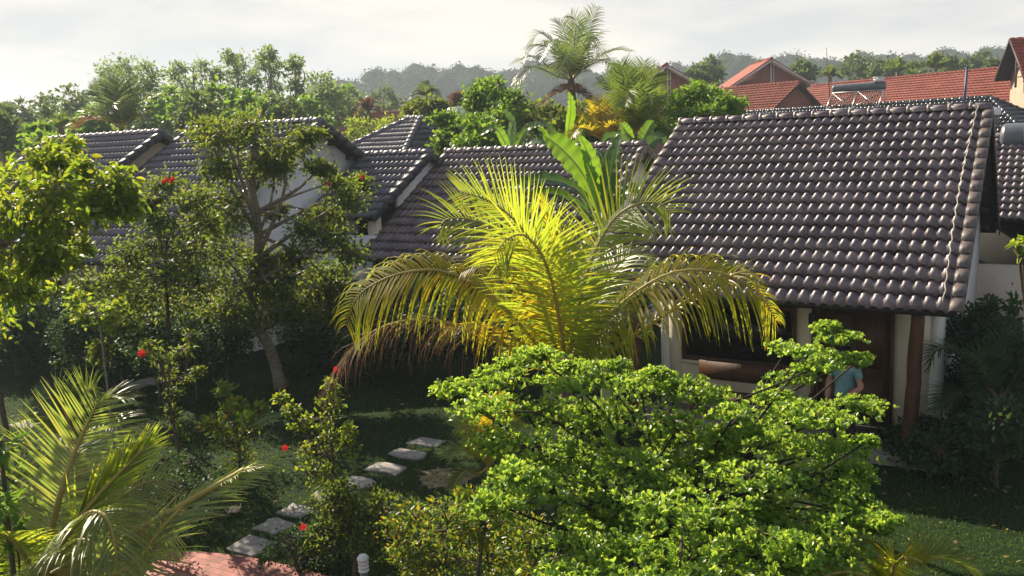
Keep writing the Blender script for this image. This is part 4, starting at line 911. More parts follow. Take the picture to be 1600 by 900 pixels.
# ------------------------------------------------------------------ banana clump behind the middle roof
def banana(label, base, stem_top, lvs, r0=.12, group=None, mats=('banana_leaf', 'banana_dark')):
    base = np.asarray(base, float); root = thing('banana_plant', base, label, 'banana plant', group)
    mb = MB(); mb.tube(spline([base, (base + stem_top) / 2, stem_top], 8), list(np.linspace(r0, r0 * .45, 8)), 10); mb.build('stem', M['banana_rib'], root, smooth=True)
    for i, (pts, wd_, up) in enumerate(lvs): banana_leaf(root, [stem_top - ZD * .1] + pts, wd_, up=up, mat=mats[(i > 1) and len(mats) > 1])  # blades after the second take the copy with painted shade
    return root
def bpt(Y, *l): return [at(x, y, Y + dy) for (x, y, dy) in l]
c = at(800, 250, 24.5); banana('banana plant with long drooping blades left of the clump behind the middle roof', [c[0], c[1], 0], c, [
    (bpt(24.5, (785, 215, 0), (770, 200, 0), (745, 215, 0)), .38, (0, -.6, .9)), (bpt(24.5, (815, 215, 0), (835, 196, 0), (860, 215, 0)), .38, (0, -.6, .9)), (bpt(24.5, (798, 210, .5), (800, 190, 1), (785, 170, 1)), .35, (.8, -1, .3)), (bpt(24.5, (820, 230, -.4), (850, 222, -.6), (880, 240, -1)), .36, (0, -.4, 1))])
c = at(885, 262, 24); banana('banana plant with bright backlit upright blades behind the middle roof', [c[0], c[1], 0], c, [
    (bpt(24, (888, 205, 0), (892, 165, 0), (888, 142, 0)), .40, (.9, -1, .1)), (bpt(24, (905, 220, 0), (918, 185, 0), (925, 168, 0)), .34, (-.9, -1, .1)), (bpt(24, (868, 215, 0), (850, 195, 0), (830, 200, 0)), .36, (0, -.5, 1)), (bpt(24, (875, 225, -.5), (860, 215, -.8), (845, 232, -1)), .36, (0, -.5, 1))])
c = at(1000, 255, 22.5); banana('banana plant between the middle roof end and the big roof', [c[0], c[1], 0], c, [
    (bpt(22.5, (1003, 225, 0), (1015, 198, 0), (1022, 188, 0)), .4, (-.6, -1, .1)), (bpt(22.5, (985, 222, 0), (975, 200, 0), (968, 192, 0)), .4, (.6, -1, .2)), (bpt(22.5, (1012, 230, -.3), (1030, 215, -.5), (1042, 225, -.6)), .4, (0, -1, .5)), (bpt(22.5, (990, 235, -.3), (955, 215, -.5), (940, 228, -.6)), .4, (0, -1, .5))])
# ------------------------------------------------------------------ foreground palms
def quick_palm(label, c, base, frs, name='palm_tree', tr=.09):
    root = thing(name, base, label, 'palm tree')
    mb = MB(); base = np.asarray(base, float); mb.tube(spline([base, (base + c) / 2 + [.03, .02, 0], c], 12), [tr * (1.25 - .35 * i / 11) * (1 + .07 * (i % 2)) for i in range(12)], 12); mb.build('trunk', M['palm_bark'], root, smooth=True)
    for fr in frs:
        pts, kw = fr; kw = dict(kw); Lf = kw.pop('Lf', .8)
        st = c + nrm(pts[0] - c) * .03 + RNG.normal(0, .02, 3)
        frond(root, [st] + list(pts), Lf, **kw)
    return root
YP = 10.5
c = at(884, 600, YP)
def F_(Y, *l): return [at(x, y, Y + dy) for (x, y, dy) in l]
M['palm_glow'] = mleaf('backlight_yellowed_leaflet', [G(.13, .14, .02), G(.18, .16, .02), G(.24, .17, .02)], [G(.60, .76, .05), G(.78, .80, .04), G(.92, .72, .03)], .66, .6, .15)  # backlit glow is put into the yellow colour and raised translucency
M['palm_lime'] = mleaf('lime_palm_leaflet', [G(.11, .15, .025), G(.13, .19, .03), G(.17, .19, .04)], [G(.52, .66, .04), G(.64, .78, .05), G(.80, .76, .04)], .48, .4, .5)
M['palm_olive'] = mleaf('olive_palm_leaflet', [G(.08, .10, .025), G(.12, .13, .03), G(.17, .14, .03)], [G(.34, .42, .03), G(.50, .52, .04), G(.72, .58, .03)], .46, .4, .5)
M['palm_pale'] = mleaf('pale_grey_green_leaflet', [G(.10, .14, .06), G(.14, .18, .08), G(.19, .20, .10)], [G(.36, .50, .06), G(.50, .64, .08), G(.70, .70, .10)], .42, .38, .6)
gold, green, grey, dead = 'palm_gold', 'palm_leaf', 'palm_grey', 'palm_dead'
quick_palm('young coconut palm with golden backlit fronds in the centre of the garden', c, [c[0] + .05, c[1] + .05, 0], [
    (F_(YP, (828, 525, -.1), (765, 460, -.2), (700, 425, -.35), (640, 424, -.45), (587, 442, -.5), (555, 468, -.55), (540, 508, -.6)), dict(Lf=1.0, n=78, mat='palm_glow', droop=2.2, lift=.05, tilt=.45, asym=(.8, 1.15), w=.040, a0=78, a1=58, start=.16)),
    (F_(YP, (800, 545, -.3), (750, 518, -.5), (700, 505, -.6), (650, 500, -.7), (600, 510, -.75), (560, 535, -.8), (528, 573, -.85), (500, 618, -.9)), dict(Lf=.85, n=56, mat=dead, droop=3.2, lift=-.1, w=.015, a0=68, a1=50, start=.3, ragged=.2)),
    (F_(YP, (830, 548, -.25), (785, 515, -.45), (745, 505, -.6), (705, 515, -.7)), dict(Lf=.6, n=46, mat=gold, droop=1.8, lift=-.1, w=.028, a0=65)),
    (F_(YP, (925, 525, -.1), (955, 490, -.15), (1000, 452, -.3), (1050, 426, -.4), (1100, 422, -.5), (1150, 435, -.6), (1188, 462, -.65), (1212, 500, -.7)), dict(Lf=1.0, n=84, mat='palm_glow', droop=2.2, lift=.05, tilt=-.4, asym=(1.15, .8), w=.036, a0=80, a1=60, start=.14)),
    (F_(YP, (1140, 432, -.58), (1188, 462, -.65), (1212, 500, -.7)), dict(Lf=.5, n=26, mat=gold, droop=1.2, lift=.1, tilt=-.3, w=.034, a0=75, a1=40, start=.3)),
    (F_(YP, (880, 540, -.2), (872, 490, -.4), (862, 440, -.6), (845, 395, -.8), (818, 367, -.95), (790, 376, -1.05), (772, 402, -1.1)), dict(Lf=.95, n=54, mat='palm_lime', droop=.6, lift=.15, w=.036, a0=82, a1=50, up=(-.35, -1, .2))),
    (F_(YP, (900, 500, .0), (917, 430, .1), (938, 375, .2), (967, 335, .1), (1000, 317, -.1), (1030, 318, -.2), (1048, 332, -.3)), dict(Lf=.9, n=72, mat='palm_lime', droop=.7, lift=.2, w=.034, a0=72, a1=45, up=(-.5, -.8, .5))),
    (F_(YP, (876, 520, .1), (862, 440, .2), (835, 385, .1), (800, 340, -.1), (760, 312, -.2), (720, 300, -.3)), dict(Lf=.85, n=60, mat='palm_lime', droop=.3, lift=.2, w=.034, a0=68, a1=34, up=(.4, -.8, .5))),
    (F_(YP, (868, 520, .3), (835, 430, .45), (795, 375, .5), (745, 345, .5), (700, 342, .4), (686, 356, .3)), dict(Lf=.9, n=60, mat='palm_lime', droop=.7, lift=.2, w=.034, a0=70, a1=45, up=(.3, -.7, .7))),
    (F_(YP, (880, 510, .3), (872, 420, .5), (860, 350, .6), (846, 310, .7)), dict(Lf=.36, n=50, mat='palm_glow', droop=.2, lift=.3, w=.036, a0=50, a1=15)),
    (F_(YP, (866, 540, -.1), (845, 470, -.2), (815, 428, -.3), (785, 411, -.4), (750, 410, -.5), (722, 424, -.55)), dict(Lf=.6, n=56, mat=gold, droop=1.1, lift=.2, w=.034, a0=70, a1=45)),
    (F_(YP, (905, 530, .3), (940, 450, .5), (975, 405, .6), (1005, 400, .6), (1025, 430, .55)), dict(Lf=.75, n=60, mat=green, droop=1.3, lift=.1, w=.030, a0=76, a1=50)),
    (F_(YP, (905, 560, -.1), (935, 510, -.2), (970, 480, -.3), (1000, 490, -.35)), dict(Lf=.7, n=46, mat='palm_olive', droop=1.5, lift=.0, w=.030, a0=76, a1=50)),
])
# bottom-left palm
YL = 6.3
c = at(62, 915, YL)
quick_palm('grey green young coconut palm filling the bottom left corner', c, [c[0] - .1, c[1], 0], [
    (F_(YL, (86, 805, .1), (103, 742, .15), (124, 690, .2), (141, 652, .2), (156, 622, .2)), dict(Lf=.62, n=46, mat='palm_pale', droop=.3, lift=.05, w=.022, a0=72, a1=45, start=.14, up=(.25, -1, .2))),
    (F_(YL, (95, 850, -.3), (122, 815, -.4), (145, 800, -.5), (165, 808, -.6), (178, 842, -.65), (186, 905, -.7)), dict(Lf=.62, n=40, mat='palm_pale', droop=2.2, lift=-.1, w=.026, a0=72, a1=40)),
    (F_(YL, (122, 814, -.1), (155, 772, -.1), (195, 730, -.15), (236, 689, -.2)), dict(Lf=.52, n=44, mat='palm_lime', droop=.1, lift=.3, w=.022, a0=26, a1=12, start=.35, up=(.3, -1, .3))),
    (F_(YL, (150, 905, -.2), (211, 880, -.3), (250, 828, -.3), (300, 780, -.3), (355, 747, -.35), (402, 726, -.4)), dict(Lf=.55, n=60, mat='palm_pale', droop=.4, lift=.1, w=.021, a0=52, a1=14, asym=(1.0, .3), start=.25, up=(.2, -.8, .6))),
    (F_(YL, (350, 752, -.36), (380, 735, -.4), (408, 728, -.42)), dict(Lf=.2, n=26, mat='palm_lime', droop=.9, lift=.1, w=.026, a0=55, start=.8)),
    (F_(YL, (40, 850, .3), (25, 780, .5), (32, 715, .6), (48, 670, .7)), dict(Lf=.45, n=46, mat='palm_pale', droop=.5, lift=.15, w=.022, up=(-.2, -1, .2))),
    (F_(YL, (45, 880, -.2), (15, 840, -.4), (-20, 830, -.6)), dict(Lf=.5, n=40, mat='palm_lime', droop=.9, lift=.15, w=.022)),
    (F_(YL, (70, 850, .8), (95, 780, 1.2), (110, 720, 1.5), (120, 700, 1.7)), dict(Lf=.5, n=46, mat='palm_pale', droop=.5, lift=.15, w=.022, up=(.2, -1, .2))),
    (F_(YL, (80, 880, -.3), (110, 850, -.5), (140, 845, -.6), (170, 870, -.7)), dict(Lf=.55, n=40, mat='palm_pale', droop=1.4, lift=.0, w=.022)),
    (F_(YL, (120, 870, .2), (165, 800, .4), (215, 760, .5), (262, 745, .6)), dict(Lf=.45, n=46, mat='palm_pale', droop=.4, lift=.15, w=.022, up=(.2, -.8, .6))),
    (F_(YL, (120, 890, .2), (175, 850, .4), (225, 830, .5), (275, 835, .6)), dict(Lf=.5, n=46, mat='palm_pale', droop=.5, lift=.15, w=.021, up=(.2, -.7, .7))),
], tr=.11)
YB = 9.0; c = at(118, 690, YB)
quick_palm('smaller palm with arching dark fronds behind the bottom left palm', c, [c[0], c[1], 0], [
    (F_(YB, (105, 650, 0), (90, 625, 0), (70, 622, 0)), dict(Lf=.4, n=40, mat=grey, droop=.9, w=.03)),
    (F_(YB, (125, 640, 0), (135, 615, 0), (150, 605, 0)), dict(Lf=.4, n=40, mat='palm_green', droop=.7, w=.03)),
    (F_(YB, (140, 650, 0), (170, 622, 0), (205, 622, 0)), dict(Lf=.4, n=40, mat='palm_green', droop=.9, w=.03)),
    (F_(YB, (95, 670, 0), (65, 650, 0), (45, 655, 0)), dict(Lf=.4, n=40, mat=green, droop=.9, w=.03)),
    (F_(YB, (140, 670, -.2), (175, 660, -.4), (200, 680, -.5)), dict(Lf=.4, n=36, mat=grey, droop=.9, w=.03))], tr=.06)
# areca by the path
YA = 9.7; b = atz(772, 790, 0) ; c = at(765, 730, b[1])
YA = b[1]
quick_palm('small feathery palm beside the far stepping stones', c, b, [
    (F_(YA, (755, 690, 0), (735, 665, 0), (712, 668, 0)), dict(Lf=.38, n=40, mat=green, droop=.8, w=.026)),
    (F_(YA, (768, 680, 0), (772, 645, 0), (768, 620, 0)), dict(Lf=.4, n=44, mat=gold, droop=.6, w=.026)),
    (F_(YA, (750, 715, -.1), (722, 702, -.2), (700, 715, -.3)), dict(Lf=.38, n=40, mat=green, droop=.9, w=.026)),
    (F_(YA, (780, 690, 0), (795, 660, 0), (812, 655, 0)), dict(Lf=.38, n=40, mat=green, droop=.8, w=.026)),
    (F_(YA, (748, 740, -.2), (725, 738, -.35), (708, 762, -.45)), dict(Lf=.36, n=38, mat=green, droop=.9, w=.026)),
    (F_(YA, (785, 740, -.1), (805, 735, -.2), (820, 755, -.3)), dict(Lf=.36, n=38, mat=green, droop=.9, w=.026)),
    (F_(YA, (758, 690, .2), (748, 650, .3), (735, 630, .4)), dict(Lf=.38, n=40, mat=green, droop=.8, w=.026))], name='areca_palm', tr=.035)
YA = 6.6; c = at(1390, 945, YA)
quick_palm('low yellowing palm fronds poking up at the bottom edge, right', c, [c[0], c[1], 0], [
    (F_(YA, (1410, 890, -.1), (1455, 872, -.2), (1500, 880, -.3), (1530, 908, -.35)), dict(Lf=.30, n=46, mat='palm_lime', droop=.4, w=.024, lift=.45)),
    (F_(YA, (1375, 900, 0), (1345, 870, 0), (1305, 868, 0), (1280, 888, 0)), dict(Lf=.28, n=46, mat='palm_glow', droop=.8, w=.024)),
    (F_(YA, (1385, 900, .1), (1375, 872, .2), (1350, 855, .3), (1320, 852, .4)), dict(Lf=.26, n=44, mat='palm_glow', droop=.7, w=.022)),
    (F_(YA, (1395, 905, -.2), (1400, 880, -.3), (1420, 872, -.4), (1445, 880, -.5)), dict(Lf=.25, n=40, mat='palm_glow', droop=.8, w=.022)),
    (F_(YA, (1370, 910, -.2), (1330, 895, -.3), (1290, 900, -.4), (1260, 915, -.4)), dict(Lf=.28, n=40, mat='palm_glow', droop=.8, w=.022))], name='areca_palm', tr=.05)
# big banana between the middle and nearest bungalows
c = at(940, 345, 13.2)
banana('big banana plant with broad upright blades in front of the middle roof', [c[0], c[1], 0], c, [
    (bpt(13.2, (915, 280, 0), (880, 235, 0), (846, 209, 0)), .62, (.95, -1.0, .25)),
    (bpt(13.3, (930, 290, 0), (922, 250, 0), (905, 209, 0)), .36, (.6, -1, .1)),
    (bpt(13.2, (950, 300, 0), (958, 250, 0), (970, 202, 0)), .42, (-.9, -.7, .1)),
    (bpt(13.2, (905, 300, -.2), (860, 281, -.4), (815, 287, -.5), (800, 296, -.5)), .34, (0, -.7, 1)),
    (bpt(13.2, (900, 318, -.3), (860, 302, -.5), (820, 306, -.6)), .32, (0, -.8, 1)),
    (bpt(13.2, (965, 315, -.1), (985, 295, -.2), (1000, 300, -.2)), .30, (-.2, -.8, 1)),
    (bpt(13.4, (945, 280, .5), (942, 250, .8), (935, 235, 1)), .34, (.2, -1, .1))], r0=.11)

# ------------------------------------------------------------------ the two big trees on the left
def LP(Y, l, dz=1.0, jy=.5): return lumps_px([(x, y, Y + RNG.normal(0, jy), rx, ry, dz) for (x, y, rx, ry) in l])
b = atz(439, 606, 0); Yt = b[1]
tr_px = [(430, 570), (415, 530), (400, 505), (395, 460), (402, 400), (402, 340), (392, 280), (400, 225)]
lum = LP(Yt - 1.0, [(400, 195, 45, 20), (350, 210, 38, 22), (445, 228, 38, 20), (478, 212, 22, 14), (375, 248, 50, 24), (325, 205, 24, 20), (430, 268, 38, 18), (340, 262, 30, 18),
    (520, 284, 24, 12), (545, 310, 28, 16), (560, 288, 16, 12), (500, 262, 20, 10), (505, 335, 26, 16), (520, 368, 34, 20), (482, 356, 28, 16), (545, 395, 24, 18), (500, 428, 40, 18), (440, 485, 48, 22), (490, 465, 40, 18), (460, 400, 22, 16),
    (345, 310, 34, 20), (352, 350, 36, 22), (345, 400, 40, 28), (370, 440, 38, 26), (350, 478, 42, 20), (405, 450, 30, 24), (430, 330, 14, 10)])
for k in range(13): lum += LP(Yt - .6, [(RNG.uniform(320, 540), RNG.uniform(395, 500), 28, 14)])
for k in range(3): lum += LP(Yt - .3, [(RNG.uniform(320, 450), RNG.uniform(190, 300), 24, 13)])
root, cents = make_tree('flowering_tree', 'forked tree with pale leaning trunk and dark leaves on the shaded lawn', 'tree', b, [at(x, y, Yt - .15 * i) for i, (x, y) in enumerate(tr_px)], .13, lum, 'tree_leaf', 'bark', .10, .55, 17, 34, kind='kite', split=.28, spread=.48, droop=.3, shell=.3)
for x, y in ((567, 277), (513, 288)): flower(root, at(x, y, Yt - 1.6), .055)
# leafy tree behind / left of it
Yt2 = 14.6; b2 = at(255, 560, Yt2); b2[2] = 0
lum = LP(Yt2, [(262, 290, 26, 14), (232, 318, 22, 12), (300, 312, 26, 14), (250, 345, 30, 18), (298, 355, 34, 22), (240, 385, 44, 26), (300, 395, 44, 28), (205, 400, 30, 22), (250, 430, 50, 26), (180, 440, 34, 20), (310, 440, 40, 26), (140, 445, 28, 18), (215, 465, 44, 20), (275, 475, 46, 22), (165, 478, 38, 20), (195, 505, 22, 12), (325, 350, 26, 22), (170, 505, 18, 8), (155, 550, 8, 20)])
root, cents = make_tree('broadleaf_tree', 'loose round tree topped with red blooms, just left of the forked tree', 'tree', b2, [at(262, 480, Yt2), at(258, 420, Yt2), at(262, 370, Yt2)], .035, lum, 'tree_leaf', 'twig', .09, .6, 15, 30, spread=.50, droop=.3, split=.3, shell=.3)
for x, y in ((262, 281), (268, 284), (256, 285), (272, 280)): flower(root, at(x, y, Yt2 - .6), .05)
Yc = 13.4; bb = at(160, 560, Yc); bb[2] = 0
lum = LP(Yc, [(120, 472, 14, 10), (140, 480, 18, 12), (160, 490, 20, 12), (178, 500, 16, 10), (130, 495, 12, 8), (185, 480, 14, 10), (112, 455, 8, 6)], jy=.2)
make_tree('shrub', 'thin sapling with a spray of bright lime leaves before the dark hedge, left', 'shrub', bb, [at(160, 540, Yc), at(155, 500, Yc), at(140, 475, Yc)], .02, lum, 'lime_leaf', 'bark', .10, .62, 7, 12, spread=.4)
# left-edge tree
Ye = 9.6; b3 = at(-90, 700, Ye); b3[2] = 0
lum = LP(Ye, [(30, 285, 42, 24), (80, 300, 42, 24), (20, 335, 42, 30), (85, 345, 44, 26), (128, 325, 30, 22), (48, 390, 44, 28), (5, 440, 34, 30), (98, 228, 22, 14), (75, 252, 24, 18), (118, 262, 22, 14), (150, 322, 24, 12), (185, 288, 22, 22), (192, 320, 20, 16), (95, 400, 22, 14), (75, 410, 26, 12), (45, 450, 26, 22), (-40, 330, 60, 40), (-60, 420, 60, 40), (-80, 250, 60, 40), (-40, 500, 50, 30), (-120, 350, 70, 60), (120, 385, 16, 8)], jy=.7)  # lumps beyond the left edge enlarge the unseen crown to shade the lawn
root, cents = make_tree('broadleaf_tree', 'tree with big yellow green leaves leaning in from the left edge', 'tree', b3, [at(-80, 560, Ye), at(-50, 450, Ye), at(0, 380, Ye), at(60, 320, Ye)], .13, lum, 'lime_leaf', 'bark', .105, .46, 14, 24, kind='ovate', spread=.5, droop=.5, split=.3)

# ------------------------------------------------------------------ shrub in the foreground
YS = 7.3; b4 = at(985, 1030, YS + .2); b4[2] = 0
sh = [(725, 608, 42, 10), (790, 592, 45, 15), (838, 558, 40, 14), (800, 570, 20, 8), (880, 600, 45, 18), (900, 575, 30, 10), (945, 590, 42, 16), (1000, 602, 42, 18), (1060, 605, 40, 18), (1100, 618, 38, 16), (965, 572, 16, 8), (1030, 585, 20, 8),
    (1312, 530, 26, 9), (1265, 555, 32, 10), (1330, 565, 22, 9), (1245, 592, 30, 12), (1275, 575, 26, 10), (1205, 622, 26, 12), (1150, 645, 30, 13),
    (760, 640, 52, 18), (830, 645, 58, 22), (905, 650, 55, 24), (980, 655, 58, 26), (1060, 665, 58, 26), (1130, 685, 54, 26), (1200, 680, 48, 26), (1285, 655, 50, 18), (1345, 635, 32, 10), (1250, 640, 36, 16),
    (1280, 705, 48, 20), (1330, 700, 36, 10), (765, 690, 46, 22), (825, 700, 58, 28), (905, 712, 58, 30), (990, 728, 58, 32), (1080, 738, 58, 32), (1170, 748, 58, 32), (1250, 755, 55, 28), (1322, 775, 34, 18), (1338, 735, 22, 12),
    (800, 745, 40, 26), (860, 768, 56, 32), (940, 788, 58, 34), (1030, 798, 58, 34), (1120, 808, 58, 34), (1210, 818, 56, 30), (1290, 825, 56, 22), (1370, 826, 30, 9), (1330, 800, 40, 14), (900, 850, 56, 36), (990, 860, 56, 36), (1080, 868, 56, 36), (1170, 868, 50, 30), (1240, 850, 40, 20), (960, 910, 60, 30), (1060, 920, 60, 30), (1150, 910, 60, 30), (880, 905, 50, 24), (780, 790, 40, 26), (1385, 815, 22, 7), (1300, 860, 44, 16), (1345, 748, 20, 8), (1355, 690, 14, 6), (700, 612, 22, 6), (1230, 545, 22, 7), (1295, 512, 16, 8), (1345, 560, 12, 5)]
lum = []
for (x, y, rx, ry) in sh:
    Y = YS + (640 - y) / 250 * (1.9 if y > 640 else .9) + RNG.normal(0, .25); lum.append((at(x, y, Y), np.array([rx * 1.22, rx * 1.2, ry * .85]) * pxm(Y)))
for k in range(32):
    x = RNG.uniform(780, 1310); y = RNG.uniform(625 + abs(x - 1050) * .06, 900); Y = YS + .5 + (640 - y) / 250 * 1.5 + RNG.normal(0, .2)
    lum.append((at(x, y, Y), np.array([46, 46, 22]) * pxm(Y)))
root, cents = make_tree('shrub', 'big bright green tiered shrub with small round leaves, front and centre', 'shrub', b4, [at(990, 950, YS+.3), at(1000, 860, YS+.4), at(1020, 780, YS+.5)], .042, lum, 'shrub_leaf', 'twig', .047, .56, 29, 35, kind='obovate', spread=.36, flat=.22, shell=.2, split=.2, whorl=True, twig=.004)
# yellow green hedge and flowering shrubs along the path
def bush(label, cat, lst, Y, leafmat='mixed_leaf', leaf=.06, ncl=14, nper=34, basepx=None, kind='kite', wd=.5, name='shrub', group=None, jy=.25, fl=(), dz=1.0, r0=.03, **kw):
    xs_ = [l[0] for l in lst]; yb_ = max(l[1] for l in lst); bp = basepx or (sum(xs_) / len(xs_), yb_)
    b = at(bp[0], bp[1], Y); b[2] = 0
    lum = LP(Y, lst, dz, jy)
    for l in lum: l[0][2] = max(l[0][2], l[1][2] * .7)
    top = lum[0][0]; root, _ = make_tree(name, label, cat, b, [(b + top) / 2, top], r0, lum, leafmat, 'bark_dark', leaf, wd, ncl, nper, kind=kind, group=group, split=.1, **kw)
    for (x, y, r) in fl: flower(root, at(x, y, Y - .35), r)
    return root
bush('yellow green hedge shrub with mottled yellow leaves at the bottom centre', 'shrub', [(760, 820, 44, 36), (700, 828, 44, 40), (650, 812, 38, 30), (632, 845, 36, 34), (690, 880, 50, 36), (760, 870, 50, 36), (820, 850, 46, 40), (830, 900, 50, 30), (740, 780, 30, 20), (660, 915, 60, 30), (780, 920, 50, 30)], 8.3, leaf=.062, ncl=16, nper=44, wd=.45)
bush('round dark leaved hibiscus shrub hiding a stepping stone', 'shrub', [(560, 790, 50, 30), (600, 790, 30, 28), (520, 785, 34, 22), (550, 830, 54, 32), (500, 835, 40, 26), (585, 845, 40, 30), (530, 765, 30, 14)], 9.4, 'tree_leaf', leaf=.065, ncl=15, nper=40, wd=.6)
bush('low dark ground shrub with one red bloom at the corner of the patio', 'shrub', [(450, 845, 34, 18), (480, 835, 30, 18), (430, 868, 26, 12), (500, 870, 40, 22), (470, 890, 36, 16)], 9.6, 'dark_leaf', leaf=.045, ncl=14, nper=40, fl=((473, 822, .05),))
bush('tall loose hibiscus column with two red blooms rising over the stones', 'shrub', [(522, 600, 12, 12), (515, 630, 18, 16), (500, 655, 24, 14), (470, 660, 22, 10), (455, 640, 14, 8), (515, 680, 26, 18), (495, 710, 30, 18), (540, 700, 16, 22), (545, 670, 10, 12), (480, 740, 28, 18), (520, 740, 30, 18), (440, 620, 10, 8), (470, 700, 16, 8)], 10.0, 'lime_leaf', leaf=.062, ncl=9, nper=13, basepx=(510, 790), wd=.65, fl=((527, 578, .05), (444, 700, .045)))
bush('slender climbing hibiscus spray with red bloom over the shaded lawn', 'shrub', [(252, 560, 18, 8), (285, 545, 22, 10), (300, 525, 14, 8), (262, 580, 14, 12), (268, 610, 14, 16), (288, 592, 16, 8), (272, 650, 13, 20), (278, 690, 12, 22), (285, 730, 16, 20), (240, 548, 14, 8), (230, 535, 10, 8), (310, 580, 10, 5), (290, 755, 18, 14)], 11.6, 'tree_leaf', leaf=.07, ncl=8, nper=12, basepx=(292, 760), wd=.6, fl=((222, 553, .06),), jy=.12)
bush('mottled yellow croton clump on the shaded lawn', 'shrub', [(370, 660, 20, 18), (345, 670, 22, 14), (360, 690, 26, 20), (395, 655, 14, 14), (375, 720, 20, 20), (330, 665, 14, 10), (350, 610, 8, 14), (355, 640, 12, 14), (372, 632, 10, 10), (405, 640, 10, 12)], 12.0, 'mixed_leaf', leaf=.085, ncl=10, nper=18, basepx=(375, 745), wd=.45)
cb = at(378, 660, 12.2); banana('small banana plant with two dark blades among the croton', [cb[0], cb[1] , 0], cb, [(bpt(12.2, (378, 640, 0), (377, 622, 0)), .3, (.3, -1, .1)), (bpt(12.2, (395, 665, 0), (420, 652, 0), (445, 650, 0)), .28, (0, -.5, 1))], r0=.03)
bush('low white flecked ground shrub between the bottom left palm and the path', 'shrub', [(300, 720, 30, 22), (270, 760, 34, 24), (320, 760, 30, 24), (220, 760, 30, 30), (250, 720, 24, 20), (200, 700, 26, 26), (240, 800, 34, 20), (330, 800, 24, 14), (60, 700, 34, 26), (20, 690, 30, 22)], 10.0, 'dark_leaf', leaf=.055, ncl=14, nper=26)
bush('lime green leafy plant clipped by the left edge near the bottom', 'shrub', [(0, 690, 14, 30), (5, 745, 16, 26), (-10, 790, 24, 30), (8, 830, 20, 26), (0, 880, 26, 24)], 6.4, 'fresh_leaf', leaf=.13, ncl=9, nper=9, wd=.28)
# right side shaded planting
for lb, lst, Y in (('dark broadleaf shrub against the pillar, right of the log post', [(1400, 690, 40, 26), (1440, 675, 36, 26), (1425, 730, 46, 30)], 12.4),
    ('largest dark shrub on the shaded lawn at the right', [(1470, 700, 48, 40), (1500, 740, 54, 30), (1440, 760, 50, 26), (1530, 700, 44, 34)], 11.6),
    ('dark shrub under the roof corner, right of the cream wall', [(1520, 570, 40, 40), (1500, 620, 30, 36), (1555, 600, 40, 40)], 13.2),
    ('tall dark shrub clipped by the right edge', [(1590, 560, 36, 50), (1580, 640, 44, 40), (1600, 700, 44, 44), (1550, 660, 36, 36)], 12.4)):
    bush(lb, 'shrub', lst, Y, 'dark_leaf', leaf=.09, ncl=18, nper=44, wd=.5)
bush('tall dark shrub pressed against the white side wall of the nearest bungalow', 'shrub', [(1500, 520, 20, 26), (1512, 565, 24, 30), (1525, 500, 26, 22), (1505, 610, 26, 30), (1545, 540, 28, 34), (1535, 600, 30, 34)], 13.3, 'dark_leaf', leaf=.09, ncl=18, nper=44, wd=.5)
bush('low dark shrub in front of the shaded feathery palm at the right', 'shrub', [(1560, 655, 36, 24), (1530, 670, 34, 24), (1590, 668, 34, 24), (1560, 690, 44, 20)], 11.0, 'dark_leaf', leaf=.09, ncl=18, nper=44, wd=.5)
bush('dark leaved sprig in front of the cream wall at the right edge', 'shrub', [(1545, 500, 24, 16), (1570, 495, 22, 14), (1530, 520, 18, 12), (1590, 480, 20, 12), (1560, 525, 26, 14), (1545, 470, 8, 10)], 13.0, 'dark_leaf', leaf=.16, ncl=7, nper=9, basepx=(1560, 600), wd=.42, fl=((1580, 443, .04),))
bush('small yellow green leafy branch tip poking in at the right edge', 'shrub', [(1590, 384, 10, 6), (1606, 378, 14, 8), (1622, 395, 20, 20), (1598, 400, 6, 5)], 8.5, 'lime_leaf', leaf=.11, ncl=4, nper=5, basepx=(1660, 800), wd=.45, jy=.1)
YR = 12.0; c = at(1560, 625, YR)
quick_palm('dark feathery palm in the shade at the right edge', c, [c[0], c[1], 0], [
    (F_(YR, (1530, 590, 0), (1495, 550, 0), (1462, 548, -.1), (1452, 575, -.1)), dict(Lf=.5, n=50, mat='dark_leaf', droop=.9, w=.035)),
    (F_(YR, (1545, 600, 0), (1530, 560, 0), (1545, 545, 0)), dict(Lf=.5, n=46, mat='dark_leaf', droop=.8, w=.035)),
    (F_(YR, (1580, 600, 0), (1600, 575, 0), (1640, 580, 0)), dict(Lf=.5, n=46, mat='dark_leaf', droop=.9, w=.035)),
    (F_(YR, (1530, 625, -.2), (1495, 615, -.3), (1470, 640, -.4)), dict(Lf=.5, n=46, mat='dark_leaf', droop=.9, w=.035)),
    (F_(YR, (1565, 600, .2), (1570, 540, .3), (1590, 510, .4)), dict(Lf=.5, n=46, mat='dark_leaf', droop=.7, w=.035)),
    (F_(YR, (1590, 635, -.2), (1610, 630, -.3), (1640, 650, -.4)), dict(Lf=.5, n=46, mat='dark_leaf', droop=.9, w=.035))])
